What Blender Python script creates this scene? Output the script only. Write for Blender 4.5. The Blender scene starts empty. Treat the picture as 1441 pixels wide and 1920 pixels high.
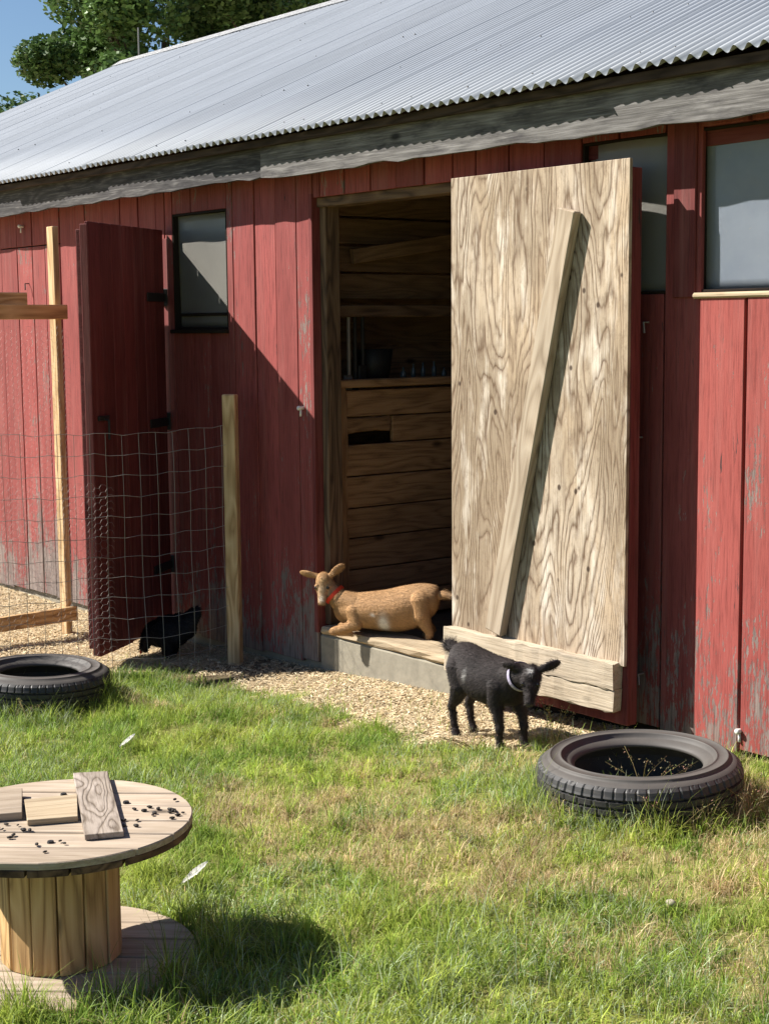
import bpy, bmesh, math, random
import numpy as np
from mathutils import Vector, Matrix, Euler
R = math.radians
random.seed(7); rng = np.random.default_rng(11)
scene = bpy.context.scene
col = scene.collection

# ------------------------------------------------------------------ camera
CAM = Vector((0.0, -5.5, 2.0))
F_PX, YAW, PITCH, ROLL = 2900.0, R(51.609), R(6.901), R(-0.55)
cam_d = bpy.data.cameras.new('camera'); cam = bpy.data.objects.new('camera', cam_d); col.objects.link(cam)
fw = Vector((-math.sin(YAW), math.cos(YAW), 0)); rt = Vector((math.cos(YAW), math.sin(YAW), 0)); up = Vector((0, 0, 1))
f2 = fw*math.cos(PITCH) - up*math.sin(PITCH); u2 = up*math.cos(PITCH) + fw*math.sin(PITCH)
r3 = rt*math.cos(ROLL) + u2*math.sin(ROLL); u3 = u2*math.cos(ROLL) - rt*math.sin(ROLL)
cam.matrix_world = Matrix(((r3.x, u3.x, -f2.x, CAM.x), (r3.y, u3.y, -f2.y, CAM.y), (r3.z, u3.z, -f2.z, CAM.z), (0, 0, 0, 1)))
cam_d.sensor_fit = 'VERTICAL'; cam_d.sensor_height = 36.0; cam_d.lens = F_PX/1920*36.0
cam_d.clip_start = 0.05; cam_d.clip_end = 1000
scene.camera = cam

# ------------------------------------------------------------------ light
SUN_DIR = Vector((1.27, 1.0, -1.40)).normalized()          # the way the light travels
SUN_EL = math.asin(-SUN_DIR.z); SUN_ROT = math.atan2(-SUN_DIR.x, -SUN_DIR.y)
w = bpy.data.worlds.new("World"); scene.world = w; w.use_nodes = True
nt = w.node_tree; bg = nt.nodes['Background']
sky = nt.nodes.new('ShaderNodeTexSky'); sky.sky_type = 'NISHITA'; sky.sun_disc = False
sky.sun_elevation = SUN_EL; sky.sun_rotation = SUN_ROT; sky.air_density = 1.0; sky.dust_density = 0.3; sky.ozone_density = 4.5
nt.links.new(sky.outputs[0], bg.inputs[0]); bg.inputs[1].default_value = 0.05
sd = bpy.data.lights.new('sun', 'SUN'); sd.energy = 5.0; sd.angle = R(0.5); sd.color = (1.0, 0.95, 0.87)
so = bpy.data.objects.new('sun', sd); col.objects.link(so); so.rotation_euler = SUN_DIR.to_track_quat('-Z', 'Y').to_euler()
so.location = (-12, -12, 14)
scene.view_settings.view_transform = 'Standard'; scene.view_settings.look = 'None'
scene.view_settings.exposure = 1.12; scene.view_settings.gamma = 1; scene.view_settings.use_curve_mapping = False
scene.cycles.max_bounces = 6; scene.cycles.diffuse_bounces = 2

# ------------------------------------------------------------------ object helpers
def link(o, parent=None):
    col.objects.link(o)
    if parent is not None: o.parent = parent
    return o
def tag(o, label=None, cat=None, group=None, kind=None):
    if label: o['label'] = label
    if cat: o['category'] = cat
    if group: o['group'] = group
    if kind: o['kind'] = kind
    return o
def empty(name, loc=(0, 0, 0), rz=0.0):
    o = bpy.data.objects.new(name, None); o.empty_display_size = 0.1
    link(o); o.location = loc; o.rotation_euler = (0, 0, rz); return o
def from_bm(name, bm, mat, parent=None, smooth=False, mw=None):
    me = bpy.data.meshes.new(name); bm.normal_update(); bm.to_mesh(me); bm.free()
    if mat: me.materials.append(mat)
    if smooth: me.polygons.foreach_set('use_smooth', [True]*len(me.polygons))
    o = bpy.data.objects.new(name, me); link(o, parent)
    if mw is not None: o.matrix_basis = mw
    return o
def from_np(name, verts, faces, mat, parent=None, color=None, smooth=False):
    """faces: int array (n,k). color: (nverts,3) linear"""
    me = bpy.data.meshes.new(name); n, k = faces.shape
    me.vertices.add(len(verts)); me.vertices.foreach_set('co', np.ascontiguousarray(verts, dtype=np.float32).ravel())
    me.loops.add(n*k); me.loops.foreach_set('vertex_index', np.ascontiguousarray(faces, dtype=np.int32).ravel())
    me.polygons.add(n); me.polygons.foreach_set('loop_start', np.arange(0, n*k, k, dtype=np.int32))
    if smooth: me.polygons.foreach_set('use_smooth', np.ones(n, dtype=bool))
    if color is not None:
        a = me.color_attributes.new('Col', 'FLOAT_COLOR', 'POINT')
        c = np.ones((len(verts), 4), dtype=np.float32); c[:, :3] = color; a.data.foreach_set('color', c.ravel())
    me.update(calc_edges=True)
    if mat: me.materials.append(mat)
    o = bpy.data.objects.new(name, me); return link(o, parent)

def add_box(bm, lo, hi, bev=0.0, mw=None):
    r = bmesh.ops.create_cube(bm, size=1.0); vs = r['verts']
    lo = Vector(lo); hi = Vector(hi); c = (lo+hi)/2; s = hi-lo
    for v in vs: v.co = Vector((v.co.x*s.x, v.co.y*s.y, v.co.z*s.z)) + c
    if bev > 0:
        es = list({e for v in vs for e in v.link_edges})
        rr = bmesh.ops.bevel(bm, geom=es, offset=bev, segments=1, affect='EDGES')
        vs = list({v for f in rr['faces'] for v in f.verts})
    if mw is not None:
        for v in vs: v.co = mw @ v.co
    return vs
def add_tube(bm, pts, rad, seg=6, caps=True):
    pts = [Vector(p) for p in pts]; n = len(pts)
    rads = rad if isinstance(rad, (list, tuple)) else [rad]*n
    rings = []; nrm = None
    for i, p in enumerate(pts):
        t = (pts[min(i+1, n-1)] - pts[max(i-1, 0)]).normalized()
        if nrm is None:
            a = Vector((0, 0, 1)) if abs(t.z) < 0.9 else Vector((1, 0, 0)); nrm = t.cross(a).normalized()
        else:
            nrm = (nrm - t*nrm.dot(t)).normalized()
        b = t.cross(nrm)
        rings.append([bm.verts.new(p + (nrm*math.cos(2*math.pi*k/seg) + b*math.sin(2*math.pi*k/seg))*rads[i]) for k in range(seg)])
    for i in range(n-1):
        for k in range(seg):
            bm.faces.new((rings[i][k], rings[i][(k+1) % seg], rings[i+1][(k+1) % seg], rings[i+1][k]))
    if caps:
        bm.faces.new(rings[0][::-1]); bm.faces.new(rings[-1])
def frame_mat(origin, xdir, ydir):
    """local X along xdir, local Y ~ ydir (outward/thickness), Z = X x Y"""
    x = Vector(xdir).normalized(); y = Vector(ydir); y = (y - x*y.dot(x)).normalized(); z = x.cross(y)
    o = Vector(origin)
    return Matrix(((x.x, y.x, z.x, o.x), (x.y, y.y, z.y, o.y), (x.z, y.z, z.z, o.z), (0, 0, 0, 1)))
def board(name, mat, parent, origin, along, out, length, thick, width, bev=0.003, rag=0.0, nseg=1, x0=0.0):
    """A plank: local X along its length from origin, thickness from 0 to `thick` along `out`, width centred."""
    bm = bmesh.new(); add_box(bm, (x0, 0, -width/2), (x0+length, thick, width/2), bev)
    if nseg > 1:
        for i in range(1, nseg):
            x = x0+length*i/nseg
            bmesh.ops.bisect_plane(bm, geom=bm.verts[:]+bm.edges[:]+bm.faces[:], plane_co=(x, 0, 0), plane_no=(1, 0, 0))
    if rag:
        for v in bm.verts:
            v.co += Vector((random.uniform(-rag, rag), random.uniform(-rag, rag)*0.5, random.uniform(-rag, rag)))
    return from_bm(name, bm, mat, parent, mw=frame_mat(Vector(origin)-Vector(along).normalized()*x0, along, out))

# ------------------------------------------------------------------ node helpers
class NT:
    def __init__(s, name):
        s.m = bpy.data.materials.new(name); s.m.use_nodes = True; s.t = s.m.node_tree
        s.b = s.t.nodes['Principled BSDF']; s.out = s.t.nodes['Material Output']
    def n(s, typ, **kw):
        nd = s.t.nodes.new('ShaderNode'+typ)
        for k, v in kw.items():
            if k.startswith('i_'):
                key = k[2:]; key = int(key) if key.isdigit() else key.replace('_', ' ')
                s.set(nd.inputs[key], v)
            else: setattr(nd, k, v)
        return nd
    def set(s, sock, v):
        if isinstance(v, bpy.types.NodeSocket): s.t.links.new(v, sock)
        elif isinstance(v, bpy.types.Node): s.t.links.new(v.outputs[0], sock)
        else:
            if isinstance(v, (tuple, list)) and len(v) == 3 and sock.type == 'RGBA': v = (*v, 1)
            sock.default_value = v
    def coords(s, scale=(1, 1, 1), kind='Object', rnd=True):
        tc = s.n('TexCoord'); v = tc.outputs[kind]
        if rnd:
            oi = s.n('ObjectInfo'); mul = s.n('Math', operation='MULTIPLY', i_0=oi.outputs['Random'], i_1=37.0)
            ad = s.n('VectorMath', operation='ADD', i_0=v, i_1=mul.outputs[0]); v = ad.outputs[0]
        m = s.n('VectorMath', operation='MULTIPLY', i_0=v, i_1=scale)
        return m.outputs[0]
    def noise(s, vec, scale=5, detail=4, rough=0.55, dist=0.0):
        return s.n('TexNoise', i_Vector=vec, i_Scale=scale, i_Detail=detail, i_Roughness=rough, i_Distortion=dist).outputs['Fac']
    def ramp(s, fac, stops):
        nd = s.n('ValToRGB'); s.set(nd.inputs[0], fac); e = nd.color_ramp.elements
        while len(e) < len(stops): e.new(0.5)
        for el, (p, c) in zip(e, stops):
            el.position = p; el.color = (*c, 1) if isinstance(c, (tuple, list)) else (c, c, c, 1)
        return nd.outputs[0]
    def mix(s, fac, a, b, mode='MIX'):
        nd = s.n('Mix', data_type='RGBA', blend_type=mode)
        s.set(nd.inputs[0], fac); s.set(nd.inputs[6], a); s.set(nd.inputs[7], b); return nd.outputs[2]
    def math(s, op, a, b=0.0, c=0.0, clamp=False):
        nd = s.n('Math', operation=op, use_clamp=clamp); s.set(nd.inputs[0], a); s.set(nd.inputs[1], b); s.set(nd.inputs[2], c); return nd.outputs[0]
    def bump(s, h, strength=0.3, dist=0.01):
        nd = s.n('Bump', i_Strength=strength, i_Distance=dist); s.set(nd.inputs['Height'], h); s.set(s.b.inputs['Normal'], nd)
        return nd
    def fin(s, colr, rough=0.8, spec=0.3, metal=0.0):
        s.set(s.b.inputs['Base Color'], colr); s.set(s.b.inputs['Roughness'], rough)
        s.set(s.b.inputs['Specular IOR Level'], spec); s.set(s.b.inputs['Metallic'], metal); return s.m

def wood_mat(name, dark, mid, light, var=0.35, rough=0.85, bump=0.35, stain=None, ring=9.0, rk=0.9, fk=0.45):
    n = NT(name)
    v = n.coords((0.9, 7, 7)); ringv = n.noise(v, 1.0, 2, 0.5, 0.3)
    rings = n.math('PINGPONG', n.math('MULTIPLY', ringv, ring), 0.5)
    vf = n.coords((3, 90, 90)); fine = n.noise(vf, 1.5, 4, 0.65)
    c = n.ramp(n.math('ADD', n.math('MULTIPLY', rings, rk), n.math('MULTIPLY', fine, fk)), [(0.15, dark), (0.45, mid), (0.8, light)])
    big = n.noise(n.coords((1.5, 3, 3)), 1.6, 3)
    oi = n.n('ObjectInfo').outputs['Random']
    br = n.math('ADD', n.math('MULTIPLY', oi, var), 1.0 - var*0.6)
    br2 = n.math('MULTIPLY', br, n.math('ADD', n.math('MULTIPLY', big, 0.6), 0.7))
    hsv = n.n('HueSaturation'); n.set(hsv.inputs['Color'], c); n.set(hsv.inputs['Value'], br2); c = hsv.outputs[0]
    if stain:
        c = n.mix(n.ramp(n.noise(n.coords((1.2, 5, 5)), 2.2, 5, 0.65), [(0.52, 0.0), (0.68, 0.85)]), c, stain)
    # knots
    vo = n.n('TexVoronoi', i_Vector=n.coords((2.2, 5.0, 5.0)), i_Scale=1.0).outputs['Distance']
    c = n.mix(n.ramp(vo, [(0.05, 0.85), (0.13, 0.0)]), c, tuple(x*0.35 for x in dark))
    n.bump(n.math('ADD', fine, n.math('MULTIPLY', rings, 0.5)), bump, 0.004)
    return n.fin(c, rough, 0.25)

def red_board_mat(name, wear0=0.592, base=(0.225, 0.047, 0.043), base2=(0.30, 0.070, 0.063), lowk=0.5, fleck=0.5):
    n = NT(name)
    tc = n.n('TexCoord'); sep = n.n('SeparateXYZ', i_0=tc.outputs['Object']); h = sep.outputs[0]
    fib = n.noise(n.coords((4, 70, 70)), 1.2, 5, 0.7)
    pat = n.noise(n.coords((1.0, 4, 4)), 1.6, 4, 0.6)
    c = n.mix(n.ramp(pat, [(0.3, 0.0), (0.7, 1.0)]), base, base2)
    oi = n.n('ObjectInfo').outputs['Random']
    hsv = n.n('HueSaturation'); n.set(hsv.inputs['Color'], c)
    n.set(hsv.inputs['Value'], n.math('ADD', n.math('MULTIPLY', oi, 0.35), 0.82)); c = hsv.outputs[0]
    c = n.mix(n.ramp(fib, [(0.34, 0.55), (0.52, 0.0)]), c, tuple(x*0.35 for x in base))
    # chalky fading in soft vertical runs
    run = n.noise(n.coords((0.5, 9, 9)), 1.5, 4, 0.6)
    c = n.mix(n.ramp(run, [(0.5, 0.0), (0.8, 0.35)]), c, (0.36, 0.17, 0.15))
    low = n.math('SUBTRACT', 0.34, n.math('MULTIPLY', h, 0.42), clamp=True)
    fl = n.noise(n.coords((9, 45, 45)), 1.4, 5, 0.75)
    wv = n.math('ADD', n.math('ADD', n.math('MULTIPLY', fl, 0.55), n.math('MULTIPLY', pat, 0.45)), n.math('MULTIPLY', low, lowk))
    wv = n.math('ADD', wv, n.math('MULTIPLY', n.math('SUBTRACT', n.math('FRACT', n.math('MULTIPLY', oi, 7.31)), 0.5), 0.09))
    mask = n.ramp(wv, [(wear0, 0.0), (wear0+0.02, 0.85), (wear0+0.16, 0.95)])
    grey = n.ramp(fib, [(0.3, (0.06, 0.053, 0.05)), (0.62, (0.25, 0.215, 0.19))])
    c = n.mix(mask, c, grey)
    dk = n.ramp(n.noise(n.coords((1.6, 14, 14)), 2.0, 5, 0.7), [(0.665, 0.0), (0.70, 0.9)])
    c = n.mix(dk, c, (0.035, 0.028, 0.028))
    # nail heads: two across the board every ~0.6 m
    n.bump(n.math('SUBTRACT', fib, n.math('MULTIPLY', mask, 0.5)), 0.5, 0.005)
    return n.fin(c, 0.75, 0.25)

def attr_mat(name, rough=0.7, spec=0.2, trans=0.0, noise_amt=0.0, nscale=40, bump=0.0):
    n = NT(name); a = n.n('Attribute', attribute_name='Col').outputs['Color']
    c = a
    if noise_amt:
        f = n.noise(n.coords((1, 1, 1), rnd=False), nscale, 4, 0.6)
        hsv = n.n('HueSaturation'); n.set(hsv.inputs['Color'], a)
        n.set(hsv.inputs['Value'], n.math('ADD', n.math('MULTIPLY', f, 2*noise_amt), 1-noise_amt)); c = hsv.outputs[0]
        if bump: n.bump(f, bump, 0.004)
    n.fin(c, rough, spec)
    if trans:
        tr = n.n('BsdfTranslucent'); n.set(tr.inputs[0], c)
        mx = n.n('MixShader'); n.set(mx.inputs[0], trans); n.set(mx.inputs[1], n.b.outputs[0]); n.set(mx.inputs[2], tr)
        n.set(n.out.inputs[0], mx)
    return n.m

M = {}
M['red'] = red_board_mat('red_painted_board')
M['red_worn'] = red_board_mat('red_faded_board', 0.56, (0.30, 0.062, 0.052), (0.37, 0.09, 0.077), 0.30)
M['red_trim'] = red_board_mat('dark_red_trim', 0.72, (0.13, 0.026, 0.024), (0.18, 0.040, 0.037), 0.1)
M['grey_wood'] = wood_mat('weathered_grey_wood', (0.03, 0.028, 0.028), (0.12, 0.112, 0.107), (0.27, 0.258, 0.25), 0.3, 0.9, 0.6, stain=(0.04, 0.036, 0.04), rk=0.25, fk=0.85)
M['fascia_dark'] = wood_mat('black_stained_fascia', (0.018, 0.017, 0.018), (0.07, 0.065, 0.066), (0.30, 0.285, 0.27), 0.2, 0.9, 0.6, stain=(0.02, 0.018, 0.02), rk=0.3, fk=0.72)
M['old_wood'] = wood_mat('old_brown_wood', (0.09, 0.05, 0.026), (0.20, 0.115, 0.06), (0.29, 0.175, 0.095), 0.35, 0.85, 0.4, rk=0.5, fk=0.6)
M['stall'] = wood_mat('stall_plank_wood', (0.13, 0.068, 0.034), (0.34, 0.19, 0.095), (0.46, 0.28, 0.15), 0.4, 0.85, 0.4, rk=0.5, fk=0.6)
M['jamb'] = wood_mat('jamb_wood', (0.05, 0.03, 0.02), (0.13, 0.075, 0.045), (0.2, 0.125, 0.075), 0.2, 0.85, 0.4)
M['sill'] = wood_mat('sun_bleached_sill', (0.24, 0.165, 0.10), (0.43, 0.335, 0.22), (0.54, 0.44, 0.31), 0.2, 0.9, 0.7, rk=0.35, fk=0.75)
M['pine'] = wood_mat('raw_pine', (0.28, 0.17, 0.08), (0.46, 0.31, 0.16), (0.60, 0.44, 0.26), 0.25, 0.8, 0.3)
M['stave'] = wood_mat('reel_stave_pine', (0.24, 0.135, 0.055), (0.50, 0.31, 0.135), (0.62, 0.42, 0.21), 0.22, 0.7, 0.25)
M['reel_top'] = wood_mat('weathered_reel_pine', (0.20, 0.145, 0.10), (0.38, 0.30, 0.22), (0.53, 0.44, 0.35), 0.3, 0.9, 0.6, stain=(0.33, 0.26, 0.2), rk=0.35, fk=0.8, ring=7)
M['kick'] = wood_mat('weathered_kick_board', (0.17, 0.125, 0.085), (0.44, 0.36, 0.265), (0.56, 0.48, 0.37), 0.12, 0.9, 0.8, stain=(0.30, 0.25, 0.19), rk=0.25, fk=0.85)
M['brace'] = wood_mat('brace_board', (0.25, 0.19, 0.13), (0.38, 0.30, 0.22), (0.46, 0.38, 0.29), 0.0, 0.85, 0.25)

def plywood(name, dark, light, k=18, gray=(0.36, 0.31, 0.26), sx=0.55, sz=4.2, grey_amt=0.6):
    n = NT(name)
    v = n.coords((sx, 1.0, sz))
    d = n.noise(n.coords((1.5, 1.3, 6)), 1.3, 3, 0.5)
    base = n.noise(v, 1.0, 1.2, 0.4, 0.8)
    vo = n.n('TexVoronoi', i_Vector=n.coords((1.5, 1.0, 3.6)), i_Scale=1.0).outputs['Distance']
    knot = n.ramp(vo, [(0.0, 0.30), (0.28, 0.0)])
    x = n.math('ADD', n.math('ADD', n.math('MULTIPLY', base, k), n.math('MULTIPLY', d, 4.2)), n.math('MULTIPLY', knot, 9.0))
    pp = n.math('PINGPONG', x, 0.5)
    fib = n.noise(n.coords((4, 60, 110)), 1.3, 4, 0.7)
    mod = n.noise(n.coords((0.7, 1, 2.2)), 1.7, 3, 0.6)
    line = n.ramp(n.math('ADD', n.math('MULTIPLY', pp, 1.5), n.math('MULTIPLY', fib, 0.5)), [(0.22, 1.0), (0.42, 0.35), (0.72, 0.0)])
    line = n.math('MULTIPLY', line, n.math('ADD', 0.35, n.math('MULTIPLY', mod, 1.1)), clamp=True)
    lite = n.mix(n.ramp(mod, [(0.35, 0.0), (0.65, grey_amt)]), light, gray)
    bro = n.noise(n.coords((0.55, 1, 1.3)), 1.9, 4, 0.6)
    lite = n.mix(n.ramp(bro, [(0.40, 0.0), (0.58, 0.85)]), lite, tuple(x*0.56 for x in light))
    pale = n.noise(n.coords((0.8, 1, 4)), 2.3, 4, 0.65)
    lite = n.mix(n.ramp(pale, [(0.52, 0.0), (0.66, 0.9)]), lite, tuple(min(1, x*1.35) for x in gray))
    c = n.mix(line, lite, dark)
    mot = n.noise(n.coords((4, 4, 8)), 3.0, 6, 0.75)
    c = n.mix(n.ramp(mot, [(0.50, 0.0), (0.72, 0.6)]), c, tuple(x*0.9 for x in dark))
    c = n.mix(n.ramp(fib, [(0.30, 0.65), (0.5, 0.0)]), c, dark)
    dots = n.n('TexVoronoi', i_Vector=n.coords((5.5, 1.0, 7)), i_Scale=1.0).outputs['Distance']
    c = n.mix(n.ramp(dots, [(0.06, 0.9), (0.10, 0.0)]), c, (0.05, 0.03, 0.02))
    n.bump(n.math('SUBTRACT', n.math('MULTIPLY', fib, 0.5), line), 0.5, 0.004)
    return n.fin(c, 0.85, 0.2)
M['ply'] = plywood('weathered_plywood', (0.13, 0.080, 0.048), (0.48, 0.365, 0.25), k=24, sx=0.5, sz=3.4, gray=(0.48, 0.42, 0.35))
M['ply_small'] = plywood('plywood_offcut', (0.15, 0.115, 0.085), (0.40, 0.33, 0.265), k=16, sx=1.6, sz=7, gray=(0.33, 0.28, 0.24))

def simple(name, c, rough=0.6, spec=0.3, metal=0.0, nz=0.0, ns=30, bump=0.0):
    n = NT(name)
    cc = c
    if nz:
        f = n.noise(n.coords((1, 1, 1)), ns, 5, 0.65)
        cc = n.mix(f, tuple(x*(1-nz) for x in c), tuple(min(1, x*(1+nz)) for x in c))
        if bump: n.bump(f, bump, 0.005)
    return n.fin(cc, rough, spec, metal)
M['concrete'] = simple('grey_concrete', (0.26, 0.235, 0.185), 0.95, 0.15, nz=0.45, ns=14, bump=0.5)
M['drip'] = wood_mat('dark_drip_batten', (0.02, 0.013, 0.01), (0.045, 0.03, 0.024), (0.08, 0.055, 0.045), 0.2, 0.9, 0.4)
M['iron'] = simple('black_iron', (0.02, 0.018, 0.017), 0.6, 0.4, nz=0.4)
M['wire'] = simple('galvanised_wire', (0.30, 0.275, 0.25), 0.55, 0.4, 0.4)
M['white_clay'] = simple('white_porcelain', (0.75, 0.73, 0.68), 0.3, 0.5)
M['dark'] = simple('dark_timber_interior', (0.025, 0.018, 0.014), 0.95, 0.1, nz=0.4, ns=6)
M['dung'] = simple('dark_dropping', (0.02, 0.015, 0.012), 0.7, 0.3)
M['rock'] = simple('pale_stone', (0.36, 0.32, 0.24), 0.9, 0.2, nz=0.3, ns=20, bump=0.4)
M['feather'] = simple('white_feather', (0.50, 0.49, 0.45), 0.9, 0.1)
M['glassy'] = simple('bottle_glass', (0.10, 0.12, 0.12), 0.15, 0.6)
M['red_collar'] = simple('orange_red_nylon', (0.62, 0.05, 0.02), 0.6, 0.3, nz=0.3, ns=60)
M['lilac_collar'] = simple('pale_lilac_nylon', (0.36, 0.32, 0.43), 0.7, 0.2, nz=0.3, ns=60)
M['eye'] = simple('goat_eye', (0.012, 0.009, 0.006), 0.15, 0.6)
M['dirtfloor'] = simple('barn_floor_dirt', (0.12, 0.085, 0.055), 0.95, 0.1, nz=0.5, ns=12, bump=0.5)

def roof_mat():
    n = NT('galvanised_roof_sheet')
    oi = n.n('ObjectInfo').outputs['Random']
    big = n.noise(n.coords((0.8, 0.5, 1)), 1.5, 4, 0.6)
    st = n.noise(n.coords((16, 0.35, 1)), 1.3, 5, 0.7)
    c = n.mix(big, (0.25, 0.272, 0.305), (0.32, 0.342, 0.378))
    hsv = n.n('HueSaturation'); n.set(hsv.inputs['Color'], c)
    n.set(hsv.inputs['Value'], n.math('ADD', n.math('ADD', n.math('MULTIPLY', oi, 0.14), 0.93), n.math('MULTIPLY', n.math('SUBTRACT', st, 0.5), 0.55))); c = hsv.outputs[0]
    spot = n.ramp(n.noise(n.coords((14, 8, 1)), 2.0, 3, 0.6), [(0.70, 0.0), (0.78, 0.5)])
    c = n.mix(spot, c, (0.28, 0.24, 0.21))
    n.bump(big, 0.15, 0.02)
    return n.fin(c, 0.62, 0.25, 0.0)
M['roof'] = roof_mat()
M['ridge'] = simple('pale_ridge_metal', (0.62, 0.62, 0.62), 0.5, 0.4, 0.2, nz=0.12, ns=4)

def sheet_mat(name, c1, c2, rough=0.22, dirt=(0.5, 0.45, 0.38)):
    n = NT(name)
    a = n.noise(n.coords((1, 1, 1)), 3.0, 4, 0.6)
    c = n.mix(a, c1, c2)
    sp = n.ramp(n.noise(n.coords((1, 1, 1)), 26.0, 4, 0.7), [(0.66, 0.0), (0.76, 0.6)])
    c = n.mix(sp, c, dirt)
    n.bump(n.noise(n.coords((1, 1, 1)), 4.0, 3, 0.5), 0.15, 0.03)
    return n.fin(c, rough, 0.5)
M['plastic'] = sheet_mat('milky_sky_tinted_plastic', (0.22, 0.265, 0.34), (0.42, 0.45, 0.50), 0.12)  # blue and pale mottling in the colour imitates varied sky reflections
M['pane'] = sheet_mat('dusty_pane', (0.30, 0.29, 0.265), (0.37, 0.36, 0.33), 0.3)

def rubber():
    n = NT('weathered_rubber')
    a = n.noise(n.coords((1, 1, 1)), 9, 5, 0.65)
    b = n.noise(n.coords((1, 1, 6)), 30, 4, 0.7)
    c = n.mix(a, (0.016, 0.016, 0.018), (0.042, 0.040, 0.039))
    c = n.mix(n.ramp(b, [(0.5, 0.0), (0.75, 0.5)]), c, (0.10, 0.085, 0.068))
    n.bump(b, 0.15, 0.003)
    return n.fin(c, 0.55, 0.45)
M['rubber'] = rubber()
def rubber_side():
    n = NT('brown_dusty_sidewall')
    a = n.noise(n.coords((1, 1, 1)), 7, 5, 0.65)
    c = n.mix(a, (0.05, 0.046, 0.043), (0.112, 0.1, 0.09))
    n.bump(n.noise(n.coords((1, 1, 1)), 60, 4, 0.7), 0.12, 0.003)
    return n.fin(c, 0.62, 0.3)
M['sidewall'] = rubber_side()
M['grass'] = attr_mat('grass_blade', 0.5, 0.3, 0.45)
M['leaf'] = attr_mat('tree_leaf', 0.5, 0.35, 0.25)
M['chips'] = attr_mat('wood_shaving', 0.85, 0.15, 0.1)
M['groundm'] = attr_mat('soil_and_thatch', 0.95, 0.1, 0.0, 0.45, 30, 0.5)
M['fur'] = attr_mat('short_fur', 0.8, 0.15, 0.0, 0.3, 60, 0.5)
M['tanfur'] = attr_mat('smooth_tan_fur', 0.8, 0.15, 0.0, 0.2, 60, 0.3)
M['hair'] = attr_mat('fur_strand', 0.65, 0.2, 0.0)
M['bark'] = wood_mat('bark', (0.03, 0.022, 0.016), (0.075, 0.058, 0.045), (0.13, 0.105, 0.085), 0.2, 0.95, 0.8)

# ------------------------------------------------------------------ ground
def gz(x): return np.clip(0.05*(np.asarray(x, dtype=float)+5.2), -0.19, 0.16)
_tabs = {}
def vnoise(x, y, s, seed=0):
    if seed not in _tabs: _tabs[seed] = np.random.default_rng(seed+100).random((256, 256))
    t = _tabs[seed]; x = np.asarray(x)*s+500; y = np.asarray(y)*s+500
    xi = np.floor(x).astype(int); yi = np.floor(y).astype(int); fx = x-xi; fy = y-yi
    fx = fx*fx*(3-2*fx); fy = fy*fy*(3-2*fy)
    g = lambda a, b: t[a % 256, b % 256]
    return (g(xi, yi)*(1-fx)+g(xi+1, yi)*fx)*(1-fy) + (g(xi, yi+1)*(1-fx)+g(xi+1, yi+1)*fx)*fy
def fbm(x, y, s, seed=0, o=3):
    r = 0; a = 1; t = 0
    for i in range(o): r = r + a*vnoise(x, y, s*2**i, seed+i); t += a; a *= 0.5
    return r/t
# fence line of the chicken run (wall post to a post beside the camera's left edge)
FC = np.array([-8.28, -0.22]); FE = np.array([-8.90, -2.45])
def fence_x(y): return FC[0] + (np.asarray(y)-FC[1])*(FE[0]-FC[0])/(FE[1]-FC[1])
def straw_edge(x):     # y of the boundary between shavings and grass in front of the wall
    return np.interp(x, [-8.6, -8.2, -7.53, -6.9, -6.04, -5.45, -5.1, -4.9, -4.6], [-0.8, -0.62, -0.62, -0.72, -0.82, -0.76, -0.45, -0.2, 0.3])
def straw_mask(x, y):
    x = np.asarray(x); y = np.asarray(y); wob = (fbm(x, y, 5, 40)-0.5)*0.6
    a = np.clip((y - straw_edge(x) + wob)/0.10, 0, 1)*(y < 0.35)
    b = np.clip((fence_x(y) + 0.05 - x + wob*0.5)/0.12, 0, 1)*(y > -6)
    return np.maximum(a*(x < -4.7), b)
def ground_h(x, y):
    base = gz(x); near = np.exp(-((np.asarray(x)+5)/9)**2-((np.asarray(y)+2.5)/7)**2)
    return base + ((fbm(x, y, 1.6, 3)-0.5)*0.07 + (fbm(x, y, 7, 9, 2)-0.5)*0.018)*near*np.clip((-np.asarray(y))/0.6, 0.15, 1)
xs = np.concatenate([[-300, -150, -80, -45, -28, -20, -16], np.arange(-14, 2.01, 0.1), [3, 5, 8, 14, 30, 70, 150, 300]])
ys = np.concatenate([[-300, -150, -70, -35, -18, -12], np.arange(-9, 0.61, 0.1), [1.5, 4, 12, 25, 60, 150, 300]])
GX, GY = np.meshgrid(xs, ys, indexing='ij'); GZ = ground_h(GX, GY)
nx, ny = GX.shape; idx = np.arange(nx*ny).reshape(nx, ny)
gf = np.stack([idx[:-1, :-1], idx[1:, :-1], idx[1:, 1:], idx[:-1, 1:]], -1).reshape(-1, 4)
sm = straw_mask(GX, GY)[..., None]
thatch = np.array([0.20, 0.20, 0.06]); strawc = np.array([0.5, 0.40, 0.25])
gcol = thatch*(1-sm) + strawc*sm
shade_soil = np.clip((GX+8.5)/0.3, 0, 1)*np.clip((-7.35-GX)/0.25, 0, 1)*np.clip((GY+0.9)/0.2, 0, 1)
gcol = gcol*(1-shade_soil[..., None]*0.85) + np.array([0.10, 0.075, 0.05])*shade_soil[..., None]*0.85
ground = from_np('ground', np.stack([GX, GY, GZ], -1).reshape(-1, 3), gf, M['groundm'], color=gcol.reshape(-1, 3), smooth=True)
tag(ground, 'grassy yard ground sloping gently along the barn', kind='structure')

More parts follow.
